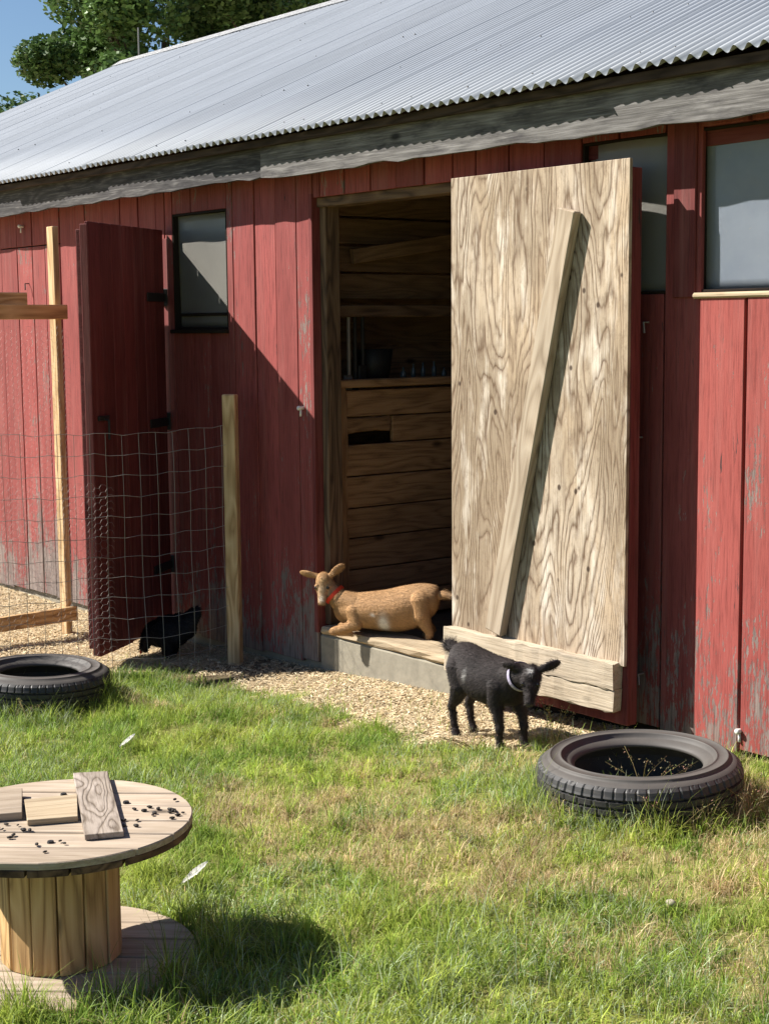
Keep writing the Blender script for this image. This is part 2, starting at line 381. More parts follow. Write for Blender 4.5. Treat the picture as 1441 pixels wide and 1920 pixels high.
# ------------------------------------------------------------------ barn
barn = empty('barn', (-10.0, 0, -0.1))
tag(barn, 'long red board barn with corrugated metal roof and open doors', 'barn')
bpy.context.view_layer.update()
BI = Matrix.Translation((10.0, 0, 0.1))
def under(o, parent):
    mw = o.matrix_world.copy() if False else o.matrix_basis.copy()
    o.parent = parent; o.matrix_parent_inverse = Matrix.Identity(4)
    p = parent; inv = Matrix.Identity(4); chain = []
    while p is not None: chain.append(p.matrix_basis.copy()); p = p.parent
    wm = Matrix.Identity(4)
    for m in reversed(chain): wm = wm @ m
    o.matrix_basis = wm.inverted() @ mw
    return o
def wboard(name, mat, parent, *a, **k): return under(board(name, mat, None, *a, **k), parent)
def wbox(name, mat, parent, lo, hi, bev=0.003):
    lo = Vector(lo); hi = Vector(hi); d = hi-lo; ax = max(range(3), key=lambda i: d[i])
    if ax == 2:   x, y = Vector((0, 0, 1)), Vector((0, -1, 0))
    elif ax == 1: x, y = Vector((0, 1, 0)), Vector((1, 0, 0))
    else:         x, y = Vector((1, 0, 0)), Vector((0, -1, 0))
    z = x.cross(y); c = (lo+hi)/2; L = d[ax]; dy = abs(d.dot(y)); dz = abs(d.dot(z))
    bm = bmesh.new(); add_box(bm, (0, -dy/2, -dz/2), (L, dy/2, dz/2), bev)
    return under(from_bm(name, bm, mat, mw=frame_mat(c-x*L/2, x, y)), parent)
def wbm(name, bm, mat, parent, smooth=False): return under(from_bm(name, bm, mat, None, smooth), parent)
barn.matrix_basis = Matrix.Translation((-10.0, 0, -0.1))

XL, XR = -18.7, 1.2
def siding_bottom(x): return float(np.interp(x, [-12, -8.5, -7.7, -5, -3.5], [-0.14, -0.10, -0.075, 0.065, 0.08]))
seams = list(np.arange(-18.68, -12.2, 0.244)) + [-11.93, -11.633, -11.366, -11.145, -10.894, -10.63, -10.48, -10.2, -9.943, -9.692, -9.45, -9.33, -9.23, -8.99, -8.77, -8.55,
         -8.476, -8.231, -8.001, -7.774, -7.606, -7.528, -7.286, -7.045, -6.813, -6.568, -6.333, -6.15, -5.9, -5.64, -5.38, -5.14, -4.85, -4.62,
         -4.36, -4.10, -3.84, -3.56, -3.3, -3.04, -2.78, -2.52, -2.26, -2.0, -1.74, -1.48, -1.22, -0.96, -0.7, -0.44, -0.18, 0.08, 0.34, 0.6, 0.86, 1.12]
openings = [(-10.48, -9.33, -1, 2.56), (-9.23, -8.55, 1.98, 2.755), (-7.606, -6.15, -1, 2.755), (-5.38, -4.79, 2.13, 2.86), (-4.66, -3.3, 2.13, 2.86)]
TOP = 3.02
for a, b in zip(seams[:-1], seams[1:]):
    zb = siding_bottom((a+b)/2); segs = [(zb, TOP)]
    for (oa, ob, z0, z1) in openings:
        if min(b, ob)-max(a, oa) > 0.5*(b-a):
            ns = []
            for s0, s1 in segs:
                if z0 - s0 > 0.05: ns.append((s0, z0))
                if s1 - z1 > 0.05: ns.append((z1, s1))
            segs = ns
    gap = random.uniform(0.007, 0.013)
    x0, x1 = a+gap/2, b-gap/2
    if abs(b+4.62) < 1e-6: x1 = b-0.014
    if abs(a+4.36) < 1e-6: x0 = a+0.012
    if a < -10.9 and a > -12.1: segs = [q for s in segs for q in ([(s[0], 2.635), (2.643, s[1])])]
    for s0, s1 in segs:
        proud = random.uniform(-0.004, 0.004) - (0.022 if a >= -4.63 else 0)
        mat = M['red_worn'] if a >= -4.63 and s0 < 1 else M['red']
        s0j = s0 + (random.uniform(-0.012, 0.012) if s0 < 0.5 else 0)
        wboard('siding_board', mat, barn, ((x0+x1)/2, 0.025, s0j), (0, 0, 1), (0, -1, 0), s1-s0j, 0.025-proud, x1-x0, 0.003, x0=max(0.0, s0-zb))
# backing so that the seams are dark, framing behind
for (xa, xb, za, zb) in ((XL, -10.50, -0.2, 3.0), (-9.31, -9.25, -0.2, 3.0), (-9.25, -8.53, -0.2, 1.96), (-8.53, -7.64, -0.2, 3.0), (-6.12, -5.40, -0.2, 3.0), (-5.40, -3.28, -0.2, 2.11), (-3.28, XR, -0.2, 3.0)):
    wbox('wall_sheathing', M['dark'], barn, (xa, 0.034, za), (xb, 0.07, zb), 0)
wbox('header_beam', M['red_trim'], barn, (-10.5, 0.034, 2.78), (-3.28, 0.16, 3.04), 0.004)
wbox('mullion', M['red_trim'], barn, (-4.79, -0.012, 2.11), (-4.66, 0.06, 2.9), 0.004)
# foundation and the sill of the big opening
cs = wbox('foundation_wall', M['concrete'], barn, (-18.6, 0.030, -0.45), (1.1, 0.24, -0.02), 0.01)
wbox('door_step', M['concrete'], barn, (-7.60, 0.004, -0.45), (-6.0, 0.232, 0.115), 0.012)
o = wboard('sill_plank', M['sill'], barn, (-7.58, 0.112, 0.118), (1, 0, 0), (0, 0, 1), 1.5, 0.05, 0.235, 0.012, rag=0.007, nseg=14)
# other outside walls
def plain_wall(pts):
    bm = bmesh.new(); f = bm.faces.new([bm.verts.new(p) for p in pts]); r = bmesh.ops.extrude_face_region(bm, geom=[f])
    n = (Vector(pts[1])-Vector(pts[0])).cross(Vector(pts[2])-Vector(pts[0])).normalized()
    for v in r['geom']:
        if isinstance(v, bmesh.types.BMVert): v.co += n*0.06
    bmesh.ops.recalc_face_normals(bm, faces=bm.faces[:]); return bm
RY, RZ = 5.0, 5.50           # ridge
EY, EZ = -0.30, 3.108        # eave edge
def roofz(y): return EZ + (RZ-EZ)*(y-EY)/(RY-EY)
wbm('gable_wall', plain_wall([(XL+0.1, 0.07, -0.4), (XL+0.1, 10.0, -0.4), (XL+0.1, 10, 3.0), (XL+0.1, 5, 5.2), (XL+0.1, 0.07, 3.0)]), M['red'], barn)
wbm('gable_wall', plain_wall([(XR-0.16, 0.07, -0.4), (XR-0.16, 10.0, -0.4), (XR-0.16, 10, 3.0), (XR-0.16, 5, 5.2), (XR-0.16, 0.07, 3.0)]), M['red'], barn)
wbox('back_wall', M['red'], barn, (XL, 10.0, -0.4), (XR, 10.08, 3.1))
wbox('barn_floor', M['dirtfloor'], barn, (XL+0.2, 0.24, -0.4), (XR-0.2, 9.9, 0.10), 0)

# roof sheets: corrugated, each its own part with shared mesh
PITCH_C, NC, SPC = 0.076, 9, 8
SW = PITCH_C*NC
def roof_sheet_mesh(y0, z0, y1, z1, lift):
    nseg = NC*SPC + SPC//2
    sl = math.hypot(y1-y0, z1-z0); ny_, nz_ = -(z1-z0)/sl, (y1-y0)/sl
    nl = 6; vs = []; fs = []
    for layer in (0, 1):
        for j in range(nl+1):
            t = j/nl
            for i in range(nseg+1):
                x = i*PITCH_C/SPC; h = 0.0145*math.cos(2*math.pi*x/PITCH_C) - layer*0.0018 + lift*math.sin(math.pi*t*3)*0.0
                vs.append((x, y0+(y1-y0)*t+ny_*h, z0+(z1-z0)*t+nz_*h))
    s = nseg+1; L0 = (nl+1)*s
    for layer in (0, 1):
        for j in range(nl):
            for i in range(nseg):
                a = layer*L0+j*s+i; q = (a, a+1, a+1+s, a+s); fs.append(q if layer == 0 else q[::-1])
    for i in range(nseg): fs.append((i, L0+i, L0+i+1, i+1))
    me = bpy.data.meshes.new('roof_sheet'); me.from_pydata(vs, [], fs); me.materials.append(M['roof'])
    me.polygons.foreach_set('use_smooth', [True]*len(me.polygons)); return me
me_f = roof_sheet_mesh(EY, EZ, RY, RZ, 1); me_b = roof_sheet_mesh(RY+5.28, EZ, RY, RZ, 1)
k = 0; x = XL-0.12
nsheet = int((XR+0.3-x)/SW)
for k in range(nsheet):
    for me, ydir in ((me_f, 1), (me_b, -1)):
        o = bpy.data.objects.new('roof_sheet', me); link(o)
        jig = random.uniform(-0.02, 0.012) if ydir == 1 else 0
        xx = x+k*SW; sag = 0.02*math.sin((xx+4)/8*math.pi) if -12 < xx < -4 else 0
        nn = Vector((0, -(RZ-EZ)*ydir, (RY-EY))).normalized()
        o.matrix_basis = Matrix.Translation(Vector((xx, jig, jig*0.45)) + nn*(0.003*(k % 2)+random.uniform(0, 0.004))) @ Matrix.Rotation(random.uniform(-0.0012, 0.0012), 4, 'Z')
        under(o, barn)
# roof nails
bm = bmesh.new()
nrm = Vector((0, -(RZ-EZ), RY-EY)).normalized()
for k in range(nsheet*3):
    for t in (0.03, 0.2, 0.4, 0.6, 0.8, 0.96):
        if random.random() < 0.45: continue
        xx = x + (k*3 + 0)*PITCH_C + random.choice((0, 0, PITCH_C)); p = Vector((xx, EY+(RY-EY)*t, EZ+(RZ-EZ)*t)) + nrm*0.013 + Vector((0, random.uniform(-.04, .04), 0))
        p.z = EZ+(RZ-EZ)*(p.y-EY)/(RY-EY) + 0.017
        bmesh.ops.create_cone(bm, cap_ends=True, segments=5, radius1=0.008, radius2=0.003, depth=0.010, matrix=Matrix.Translation(p))
o = wbm('roof_nails', bm, M['iron'], barn); o['kind'] = 'stuff'
# ridge cap pieces
for i in range(7):
    xa = XL-0.1+i*2.9; bm = bmesh.new()
    prof = [(-0.17, -0.062), (-0.03, 0.022), (0, 0.035), (0.03, 0.022), (0.17, -0.062)]
    ra = [[bm.verts.new((xx, RY+p[0], RZ+0.012+p[1]+dz)) for p in prof] for xx in (xa, xa+2.95) for dz in (0,)]
    for j in range(4): bm.faces.new((ra[0][j], ra[1][j], ra[1][j+1], ra[0][j+1]))
    g = bmesh.ops.solidify(bm, geom=bm.faces[:], thickness=0.004)
    bmesh.ops.translate(bm, verts=bm.verts[:], vec=(0, 0, 0.004*(i % 2)))
    wbm('ridge_cap', bm, M['ridge'], barn)
bm = bmesh.new(); add_tube(bm, [(-18.35, 5.0, 5.50), (-18.35, 5.0, 5.9)], 0.012, 6); wbm('lightning_rod', bm, M['wire'], barn)
# eave: dark drip batten under the sheets, fascia boards
wbox('eave_batten', M['drip'], barn, (XL-0.05, -0.245, 3.055), (XR+0.05, -0.205, 3.098), 0.003)
def fascia(xa, xb, yf, zlo, zhi, tilt, mat='grey_wood'):
    n = max(4, int((xb-xa)/0.13)); bm = bmesh.new(); rows = []
    for i in range(n+1):
        xx = (xb-xa)*i/n; d = random.uniform(-0.010, 0.010); t = tilt*i/n
        X = xa+xx; sag = 0.02*math.sin((X+4)/8*math.pi) if -12 < X < -4 else 0
        lo = zlo - zhi
        rows.append([bm.verts.new(p) for p in ((xx, 0, lo+d+t-sag), (xx, 0.032, lo+d+t-sag), (xx, 0.032, t-sag), (xx, 0, t-sag))])
    for a, b in zip(rows[:-1], rows[1:]):
        for j in range(4): bm.faces.new((a[j], a[(j+1) % 4], b[(j+1) % 4], b[j]))
    bm.faces.new(rows[0][::-1]); bm.faces.new(rows[-1])
    bmesh.ops.recalc_face_normals(bm, faces=bm.faces[:])
    o = from_bm('fascia_board', bm, M[mat]); o.matrix_basis = Matrix.Translation((xa, yf, zhi)); return under(o, barn)
fascia(-18.75, -13.2, -0.19, 2.868, 3.06, 0.0, 'fascia_dark')
fascia(-13.19, -7.86, -0.187, 2.874, 3.058, -0.01, 'fascia_dark')
fascia(-7.85, -2.1, -0.20, 2.853, 3.062, 0.005)
fascia(-2.09, 1.25, -0.19, 2.868, 3.06, 0.0)
for yb in (-0.155,):
    wbox('soffit', M['red_trim'], barn, (XL, -0.15, 2.99), (XR, -0.003, 3.02), 0)
# rafters inside
for i in range(24):
    xa = -17.9+i*0.8
    wboard('rafter', M['old_wood'], barn, (xa, 0.08, 3.0), (0, RY-EY, RZ-EZ), (1, 0, 0), 5.3, 0.05, 0.14, 0)

# --- big opening: jambs and the inside
wbox('door_jamb', M['red_trim'], barn, (-7.640, -0.006, 0.12), (-7.606, 0.15, 2.78), 0.003)
wbox('door_jamb', M['jamb'], barn, (-7.604, 0.05, 0.17), (-7.545, 0.155, 2.755), 0.004)
wbox('door_jamb', M['jamb'], barn, (-6.148, 0.03, 0.16), (-6.09, 0.15, 2.77), 0.004)
wbox('door_lintel', M['jamb'], barn, (-7.604, 0.03, 2.70), (-6.148, 0.155, 2.757), 0.004)
part = wboard('stall_partition', M['stall'], barn, (-7.72, 0.235, 0.10), (0, 0, 1), (1, 0, 0), 1.56, 0.075, 0.075, 0.008, rag=0.010, nseg=16)
wbox('partition_rail', M['stall'], part, (-7.73, 0.2, 1.615), (-7.63, 3.2, 1.665), 0.006)
zz = 0.12
for hgt in (0.17, 0.18, 0.20, 0.19, 0.20, 0.2, 0.17, 0.17):
    hh = min(hgt, 1.612-zz)
    if hh < 0.03: break
    if 1.2 < zz+hh/2 < 1.36:
        wboard('partition_plank', M['stall'], part, (-7.70+random.uniform(0, .006), 0.65, zz+hh/2), (0, 1, 0), (1, 0, 0), 2.5, 0.03, hh-0.008, 0.003)
        wboard('partition_plank', M['stall'], part, (-7.70, 0.27, zz+hh/2+0.035), (0, 1, 0), (1, 0, 0), 0.37, 0.03, hh-0.078, 0.006, rag=0.008, nseg=6)
    else:
        wboard('partition_plank', M['stall'], part, (-7.70+random.uniform(0, .006), 0.275, zz+hh/2), (0, 1, 0), (1, 0, 0), 2.9, 0.03, hh-0.008, 0.003)
    zz += hh
wbox('hanging_beam', M['jamb'], barn, (-7.74, 0.16, 2.05), (-7.66, 3.4, 2.125), 0.006)
for j in range(4):
    wboard('loft_plank', M['old_wood'], barn, (-7.78, 0.2, 2.24+j*0.17), (0, 1, 0), (1, 0, 0), 3.2, 0.03, 0.155, 0.003)
wboard('loft_brace', M['old_wood'], barn, (-7.70, 0.35, 2.42), (0, 1, 0.14), (1, 0, 0), 2.4, 0.04, 0.09, 0.003)
wbox('inner_wall', M['stall'], barn, (-8.32, 0.2, 0.1), (-8.27, 5.0, 3.0), 0.003)
for j in range(8):
    wboard('inner_wall_board', M['stall'], barn, (-8.268, 0.25, 0.3+j*0.24), (0, 1, 0), (1, 0, 0), 4.6, 0.02, 0.225, 0.002)

# --- windows
def wavy_pane(x0, x1, z0, z1, yc, amp, mat, parent, bulge=0.0, name='pane'):
    n, m = 24, 16; bm = bmesh.new(); g = []
    for i in range(n+1):
        row = []
        for j in range(m+1):
            u, v = i/n, j/m
            y = yc + amp*(math.sin(u*9+v*2)*0.6+math.sin(u*4.3-v*3+1)) - bulge*math.sin(math.pi*u)
            row.append(bm.verts.new((x0+(x1-x0)*u, y, z0+(z1-z0)*v)))
        g.append(row)
    for i in range(n):
        for j in range(m): bm.faces.new((g[i][j], g[i+1][j], g[i+1][j+1], g[i][j+1]))
    bmesh.ops.solidify(bm, geom=bm.faces[:], thickness=0.004)
    return wbm(name, bm, mat, parent, True)
def window(x0, x1, z0, z1, mat, recess, amp, bulge, fmat, sillmat, t=0.02):
    bm = bmesh.new()
    for lo, hi in (((x0, recess-0.012, z0), (x0+t, 0.09, z1)), ((x1-t, recess-0.012, z0), (x1, 0.09, z1)), ((x0+t+.001, recess-0.012, z1-t), (x1-t-.001, 0.09, z1)), ((x0+t+.001, recess-0.012, z0), (x1-t-.001, 0.09, z0+t))):
        add_box(bm, lo, hi, 0.002)
    fr = wbm('window', bm, fmat, barn)
    wavy_pane(x0+t, x1-t, z0+t, z1-t, recess+0.03, amp, mat, fr, bulge)
    return fr
wl = window(-9.228, -8.552, 1.982, 2.753, M['pane'], 0.012, 0.006, 0.0, M['dark'], None, 0.014)
wbox('window_sill', M['dark'], wl, (-9.235, -0.035, 1.955), (-8.54, 0.03, 1.981), 0.004)
wbox('meeting_rail', M['dark'], wl, (-9.195, 0.03, 2.07), (-8.585, 0.05, 2.09), 0.002)
wm = window(-5.378, -4.792, 2.132, 2.858, M['pane'], 0.016, 0.0, 0.035, M['dark'], None, 0.012)
wr = window(-4.658, -3.302, 2.132, 2.858, M['plastic'], 0.02, 0.004, 0.012, M['dark'], None, 0.012)
wbox('window_sill', M['sill'], wr, (-4.655, -0.036, 2.104), (-3.3, 0.03, 2.130), 0.008)
# --- left doorway with the red board door standing open
wbox('door_jamb', M['jamb'], barn, (-10.54, -0.012, -0.12), (-10.45, 0.10, 2.60), 0.004)
wbox('door_jamb', M['red_trim'], barn, (-9.37, 0.0, -0.12), (-9.30, 0.10, 2.60), 0.004)
wbox('door_lintel', M['red_trim'], barn, (-10.45, 0.03, 2.56), (-9.37, 0.12, 2.62), 0.004)
hx, hy = -9.35, -0.03; fx, fy = -8.66, -0.96
dd = Vector((fx-hx, fy-hy, 0)); dl = dd.length; dd.normalize(); dn = Vector((dd.y, -dd.x, 0))   # dn: towards the wall / away from camera
if dn.dot(Vector((1, -1, 0))) < 0: dn = -dn          # face that looks at the camera
bm = bmesh.new()
def dbox(lo, hi):   # lo/hi in door coords (along, out, z)
    m = Matrix(((dd.x, dn.x, 0, hx), (dd.y, dn.y, 0, hy), (0, 0, 1, 0), (0, 0, 0, 1))); add_box(bm, lo, hi, 0.003, m)
for z0 in (0.12, 1.2, 2.35): dbox((0.02, -0.055, z0), (dl-0.02, -0.026, z0+0.14))
dbox((dl-0.09, -0.058, -0.02), (dl, -0.028, 2.6)); dbox((0.01, -0.024, -0.05), (dl-0.002, -0.003, 2.63))  # unseen backing sheet added to keep sunlight from leaking between the boards
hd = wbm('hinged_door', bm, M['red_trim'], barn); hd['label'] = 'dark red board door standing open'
nb = 7
for i in range(nb):
    a = dl*i/nb
    zb, zt = -0.075+random.uniform(-.01, .01), 2.655+(-0.01)*i/nb
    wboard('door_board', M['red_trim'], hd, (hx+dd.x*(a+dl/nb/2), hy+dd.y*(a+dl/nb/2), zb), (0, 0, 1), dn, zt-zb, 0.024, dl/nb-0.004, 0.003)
wboard('edge_strip', M['red_trim'], hd, (fx+dd.x*0.002+dn.x*0.002, fy+dd.y*0.002+dn.y*0.002, -0.06), (0, 0, 1), dd, 2.69, 0.016, 0.05, 0.003)
bm = bmesh.new(); add_tube(bm, [(-9.34, -0.065, -0.02), (-9.34, -0.066, 1.0), (-9.345, -0.064, 2.55)], 0.014, 8); wbm('hinge_rod', bm, M['red_worn'], hd)
for z in (0.35, 1.35, 2.2):
    bm = bmesh.new(); mm = Matrix(((dd.x, dn.x, 0, hx), (dd.y, dn.y, 0, hy), (0, 0, 1, 0), (0, 0, 0, 1)))
    add_box(bm, (-0.03, 0.026, z-0.03), (0.30, 0.034, z+0.03), 0.003, mm); add_box(bm, (-0.055, 0.0, z-0.06), (0.0, 0.05, z+0.06), 0.004, mm)
    wbm('strap_hinge', bm, M['iron'], hd)
bm = bmesh.new(); mm = Matrix(((dd.x, dn.x, 0, hx), (dd.y, dn.y, 0, hy), (0, 0, 1, 0), (0, 0, 0, 1)))
add_box(bm, (dl-0.2, 0.026, 1.42), (dl-0.05, 0.04, 1.45), 0.003, mm); add_tube(bm, [mm @ Vector(p) for p in ((dl-.12, .03, 1.43), (dl-.12, .07, 1.42), (dl-.12, .07, 1.3))], 0.008, 6)
wbm('latch', bm, M['iron'], hd)

# --- sliding plywood door
YD = -0.20
sdoor = wbox('sliding_door', M['red_trim'], barn, (-6.128, YD+0.0215, 0.105), (-4.886, YD+0.088, 2.70), 0.004)
sdoor['label'] = 'plywood sliding door with a diagonal brace board'
bm = bmesh.new(); add_box(bm, (0, 0, -0.6165), (2.345, 0.019, 0.6165), 0.002)
o = from_bm('plywood_sheet', bm, M['ply'], mw=frame_mat((-5.507, YD+0.02, 0.395), (0.003, 0, 1), (0, -1, 0))); under(o, sdoor)
p0 = Vector((-5.752, YD, 0.435)); p1 = Vector((-5.24, YD, 2.53))
wboard('diagonal_brace', M['brace'], sdoor, p0, p1-p0, (0, -1, 0), (p1-p0).length, 0.05, 0.12, 0.006)
wboard('bottom_board', M['kick'], sdoor, (-6.14, YD+0.02, 0.345), (1, 0, 0), (0, -1, 0), 1.222, 0.064, 0.128, 0.004, rag=0.006, nseg=22)
wboard('bottom_board', M['kick'], sdoor, (-6.14, YD+0.02, 0.225), (1, 0, 0), (0, -1, 0), 1.218, 0.060, 0.110, 0.004, rag=0.006, nseg=22)
wbox('track_rail', M['iron'], barn, (-7.7, -0.12, 2.90), (-4.0, -0.08, 2.94), 0.003)
# small hardware on the wall
for (x, z) in ((-11.496, 2.80), (-7.722, 1.50), (-4.349, 0.165)):
    bm = bmesh.new(); add_tube(bm, [(x, 0.0, z), (x, -0.02, z), (x, -0.045, z), (x, -0.05, z)], [0.009, 0.011, 0.014, 0.008], 8)
    add_tube(bm, [(x, -0.025, z-0.01), (x+0.004, -0.03, z-0.05)], 0.007, 6); wbm('fence_insulator', bm, M['white_clay'], barn, True)
for (x, z) in ((-4.941, 1.98), (-4.973, 1.44), (-4.951, 0.303), (-11.44, 2.33)):
    bm = bmesh.new(); add_tube(bm, [(x, 0.0, z+0.02), (x, -0.035, z+0.02), (x+0.01, -0.04, z-0.03)], 0.005, 6)
    wbm('wall_hook', bm, M['iron'] if x < -10 else M['wire'], barn)

# ------------------------------------------------------------------ things inside the barn
def lathe(bm, prof, seg=16, mw=None):
    rings = []
    for r_, z_ in prof:
        ring = [bm.verts.new((r_*math.cos(2*math.pi*k/seg), r_*math.sin(2*math.pi*k/seg), z_)) for k in range(seg)]
        if mw is not None:
            for v in ring: v.co = mw @ v.co
        rings.append(ring)
    for a, b in zip(rings[:-1], rings[1:]):
        for k in range(seg): bm.faces.new((a[k], a[(k+1) % seg], b[(k+1) % seg], b[k]))
    return rings
for i, (y, h) in enumerate(((0.33, 0.36), (0.38, 0.42), (0.44, 0.3))):
    bm = bmesh.new(); add_tube(bm, [(-7.70, y, 2.05), (-7.70, y, 2.05-h)], [0.011, 0.013], 8)
    add_box(bm, (-7.725, y-0.03, 2.05-h-0.09), (-7.70, y+0.03, 2.05-h), 0.006)
    o = from_bm('hand_tool', bm, M['wire'] if i == 0 else M['iron'])
    tag(o, ['pale handled tool hanging leftmost from the beam inside the barn doorway', 'longest dark tool hanging from the beam inside the barn doorway', 'shortest dark tool hanging rightmost from the beam in the doorway'][i], 'tool', 'tools hanging in the barn')
bm = bmesh.new(); lathe(bm, [(0.001, 0), (0.10, 0), (0.115, 0.1), (0.13, 0.21), (0.12, 0.21), (0.10, 0.02), (0.001, 0.02)], 20, Matrix.Translation((-7.83, 0.62, 1.67)))
wb = from_bm('bucket', bm, M['iron'], smooth=True); tag(wb, 'dark bucket standing behind the stall partition rail', 'bucket')
bm = bmesh.new(); add_box(bm, (-7.95, 0.2, 1.60), (-7.735, 3.2, 1.63), 0.002); 
wbm('partition_shelf', bm, M['old_wood'], part)
wb.location = (0, 0, -0.035)
for i in range(5):
    y = 0.84+i*0.09+random.uniform(-.01, .01); h = random.uniform(.08, .13); r_ = random.uniform(.014, .02)
    bm = bmesh.new(); lathe(bm, [(0.001, 0), (r_, 0), (r_, h*.65), (r_*.4, h*.8), (r_*.4, h), (0.001, h)], 10, Matrix.Translation((-7.80, y, 1.632)))
    o = from_bm('bottle', bm, M['glassy'], smooth=True); tag(o, ('leftmost', 'second from left', 'middle', 'second from right', 'rightmost')[i]+' of the five small dark bottles behind the partition rail', 'bottle', 'bottles on the partition shelf')

# ------------------------------------------------------------------ fences
run = empty('wire_fence', (float(FC[0]), float(FC[1]), -0.16)); run.matrix_basis = Matrix.Translation((float(FC[0]), float(FC[1]), -0.16))
tag(run, 'square wire mesh fence on a weathered wooden post beside the barn', 'fence')
wboard('fence_post', M['pine'], run, (FC[0]+0.02, FC[1]+0.045, -0.3), (0.0, 0, 1), (0.6, -0.78, 0), 1.875, 0.07, 0.085, 0.006)
wboard('fence_post', M['pine'], run, (FE[0], FE[1], -0.4), (0.0, 0, 1), (0.6, -0.78, 0), 1.95, 0.07, 0.085, 0.006)
fl = float(np.linalg.norm(FE-FC)); fd = (FE-FC)/fl; fn = np.array([-fd[1], fd[0]])
if fn[0] < 0: fn = -fn
def fpt(t, z):
    wob = 0.03*math.sin(t*5.1+z*2)+0.018*math.sin(z*6.3+t*3)
    zz_ = z + 0.015*math.sin(t*3.7+1) - 0.03*math.sin(math.pi*min(t/0.85, 1)) + 0.008*math.sin(t*23+z*11)
    p = FC + fd*t + fn*(wob+0.015); return (p[0], p[1], zz_)
bm = bmesh.new(); zt, zb_ = 1.37, -0.16
for i in range(int(fl/0.104)+1):
    t = 0.03+i*0.104
    add_tube(bm, [fpt(t+0.006*math.sin(i+z), z) for z in np.linspace(zb_, zt, 9)], 0.0016, 4)
for j in range(13):
    z = zt - j*0.128
    add_tube(bm, [fpt(t, z) for t in np.linspace(0, fl, 26)], 0.0016, 4)
wbm('wire_mesh', bm, M['wire'], run)
def hexnet(bm, P, t0, t1, z0, z1, s=0.028, rad=0.0007, keep=None):
    """twisted hexagonal netting; P(t,z)->point"""
    dx = s*1.5; nxh = int((t1-t0)/(2*dx)); dz = s*math.sqrt(3); nz = int((z1-z0)/dz)
    def edge(a, b):
        pa = Vector(P(*a)); pb = Vector(P(*b)); d = (pb-pa).normalized(); n_ = d.cross(Vector((0.3, 0.5, 0.8))).normalized()*rad; m_ = d.cross(n_).normalized()*rad
        q = [bm.verts.new(p+o_) for p in (pa, pb) for o_ in (n_, -0.5*n_+0.87*m_, -0.5*n_-0.87*m_)]
        for k in range(3): bm.faces.new((q[k], q[(k+1) % 3], q[3+(k+1) % 3], q[3+k]))
    for i in range(nxh*2):
        for j in range(nz):
            cx = t0+i*dx; cz = z0+j*dz+(dz/2 if i % 2 else 0)
            if keep and not keep(cx, cz): continue
            h = [(cx+s*math.cos(math.pi/3*k), cz+s*math.sin(math.pi/3*k)) for k in range(6)]
            edge(h[0], h[1]); edge(h[1], h[2]); edge(h[2], h[3])
bm = bmesh.new(); hexnet(bm, lambda t, z: fpt(t, z), 0.75, fl, -0.15, 1.1, 0.026, 0.0005)
o = wbm('chicken_wire', bm, M['wire'], run); o['kind'] = 'stuff'
# timber framed panel standing out from the wall
pan = empty('netting_panel', (-9.97, -0.5, -0.15)); pan.matrix_basis = Matrix.Translation((-9.97, -0.5, -0.15))
tag(pan, 'raw pine frame with chicken wire standing against the barn at far left', 'fence panel')
wboard('panel_post', M['pine'], pan, (-9.97, -0.49, -0.2), (-0.004, 0, 1), (0, -1, 0), 2.9, 0.045, 0.095, 0.004)
wboard('panel_rail', M['stave'], pan, (-9.915, -0.47, 2.11), (0.05, -1, 0.0), (1, 0, 0), 1.9, 0.04, 0.10, 0.004)
wboard('panel_rail', M['stave'], pan, (-9.915, -0.47, -0.02), (0.05, -1, -0.01), (1, 0, 0), 1.9, 0.04, 0.10, 0.004)
wboard('panel_rail', M['pine'], pan, (-10.02, -0.72, 2.20), (0.06, -1, 0.0), (1, 0, 0), 1.6, 0.04, 0.09, 0.004)
wboard('panel_post', M['pine'], pan, (-9.9, -2.36, -0.25), (0, 0, 1), (0, -1, 0), 2.5, 0.045, 0.095, 0.004)
bm = bmesh.new(); hexnet(bm, lambda t, z: (-9.87+0.05*t+0.006*math.sin(t*7+z*5), -0.5-t, z), 0.0, 1.85, 0.03, 2.05, 0.026, 0.00042)
o = wbm('chicken_wire', bm, M['wire'], pan); o['kind'] = 'stuff'

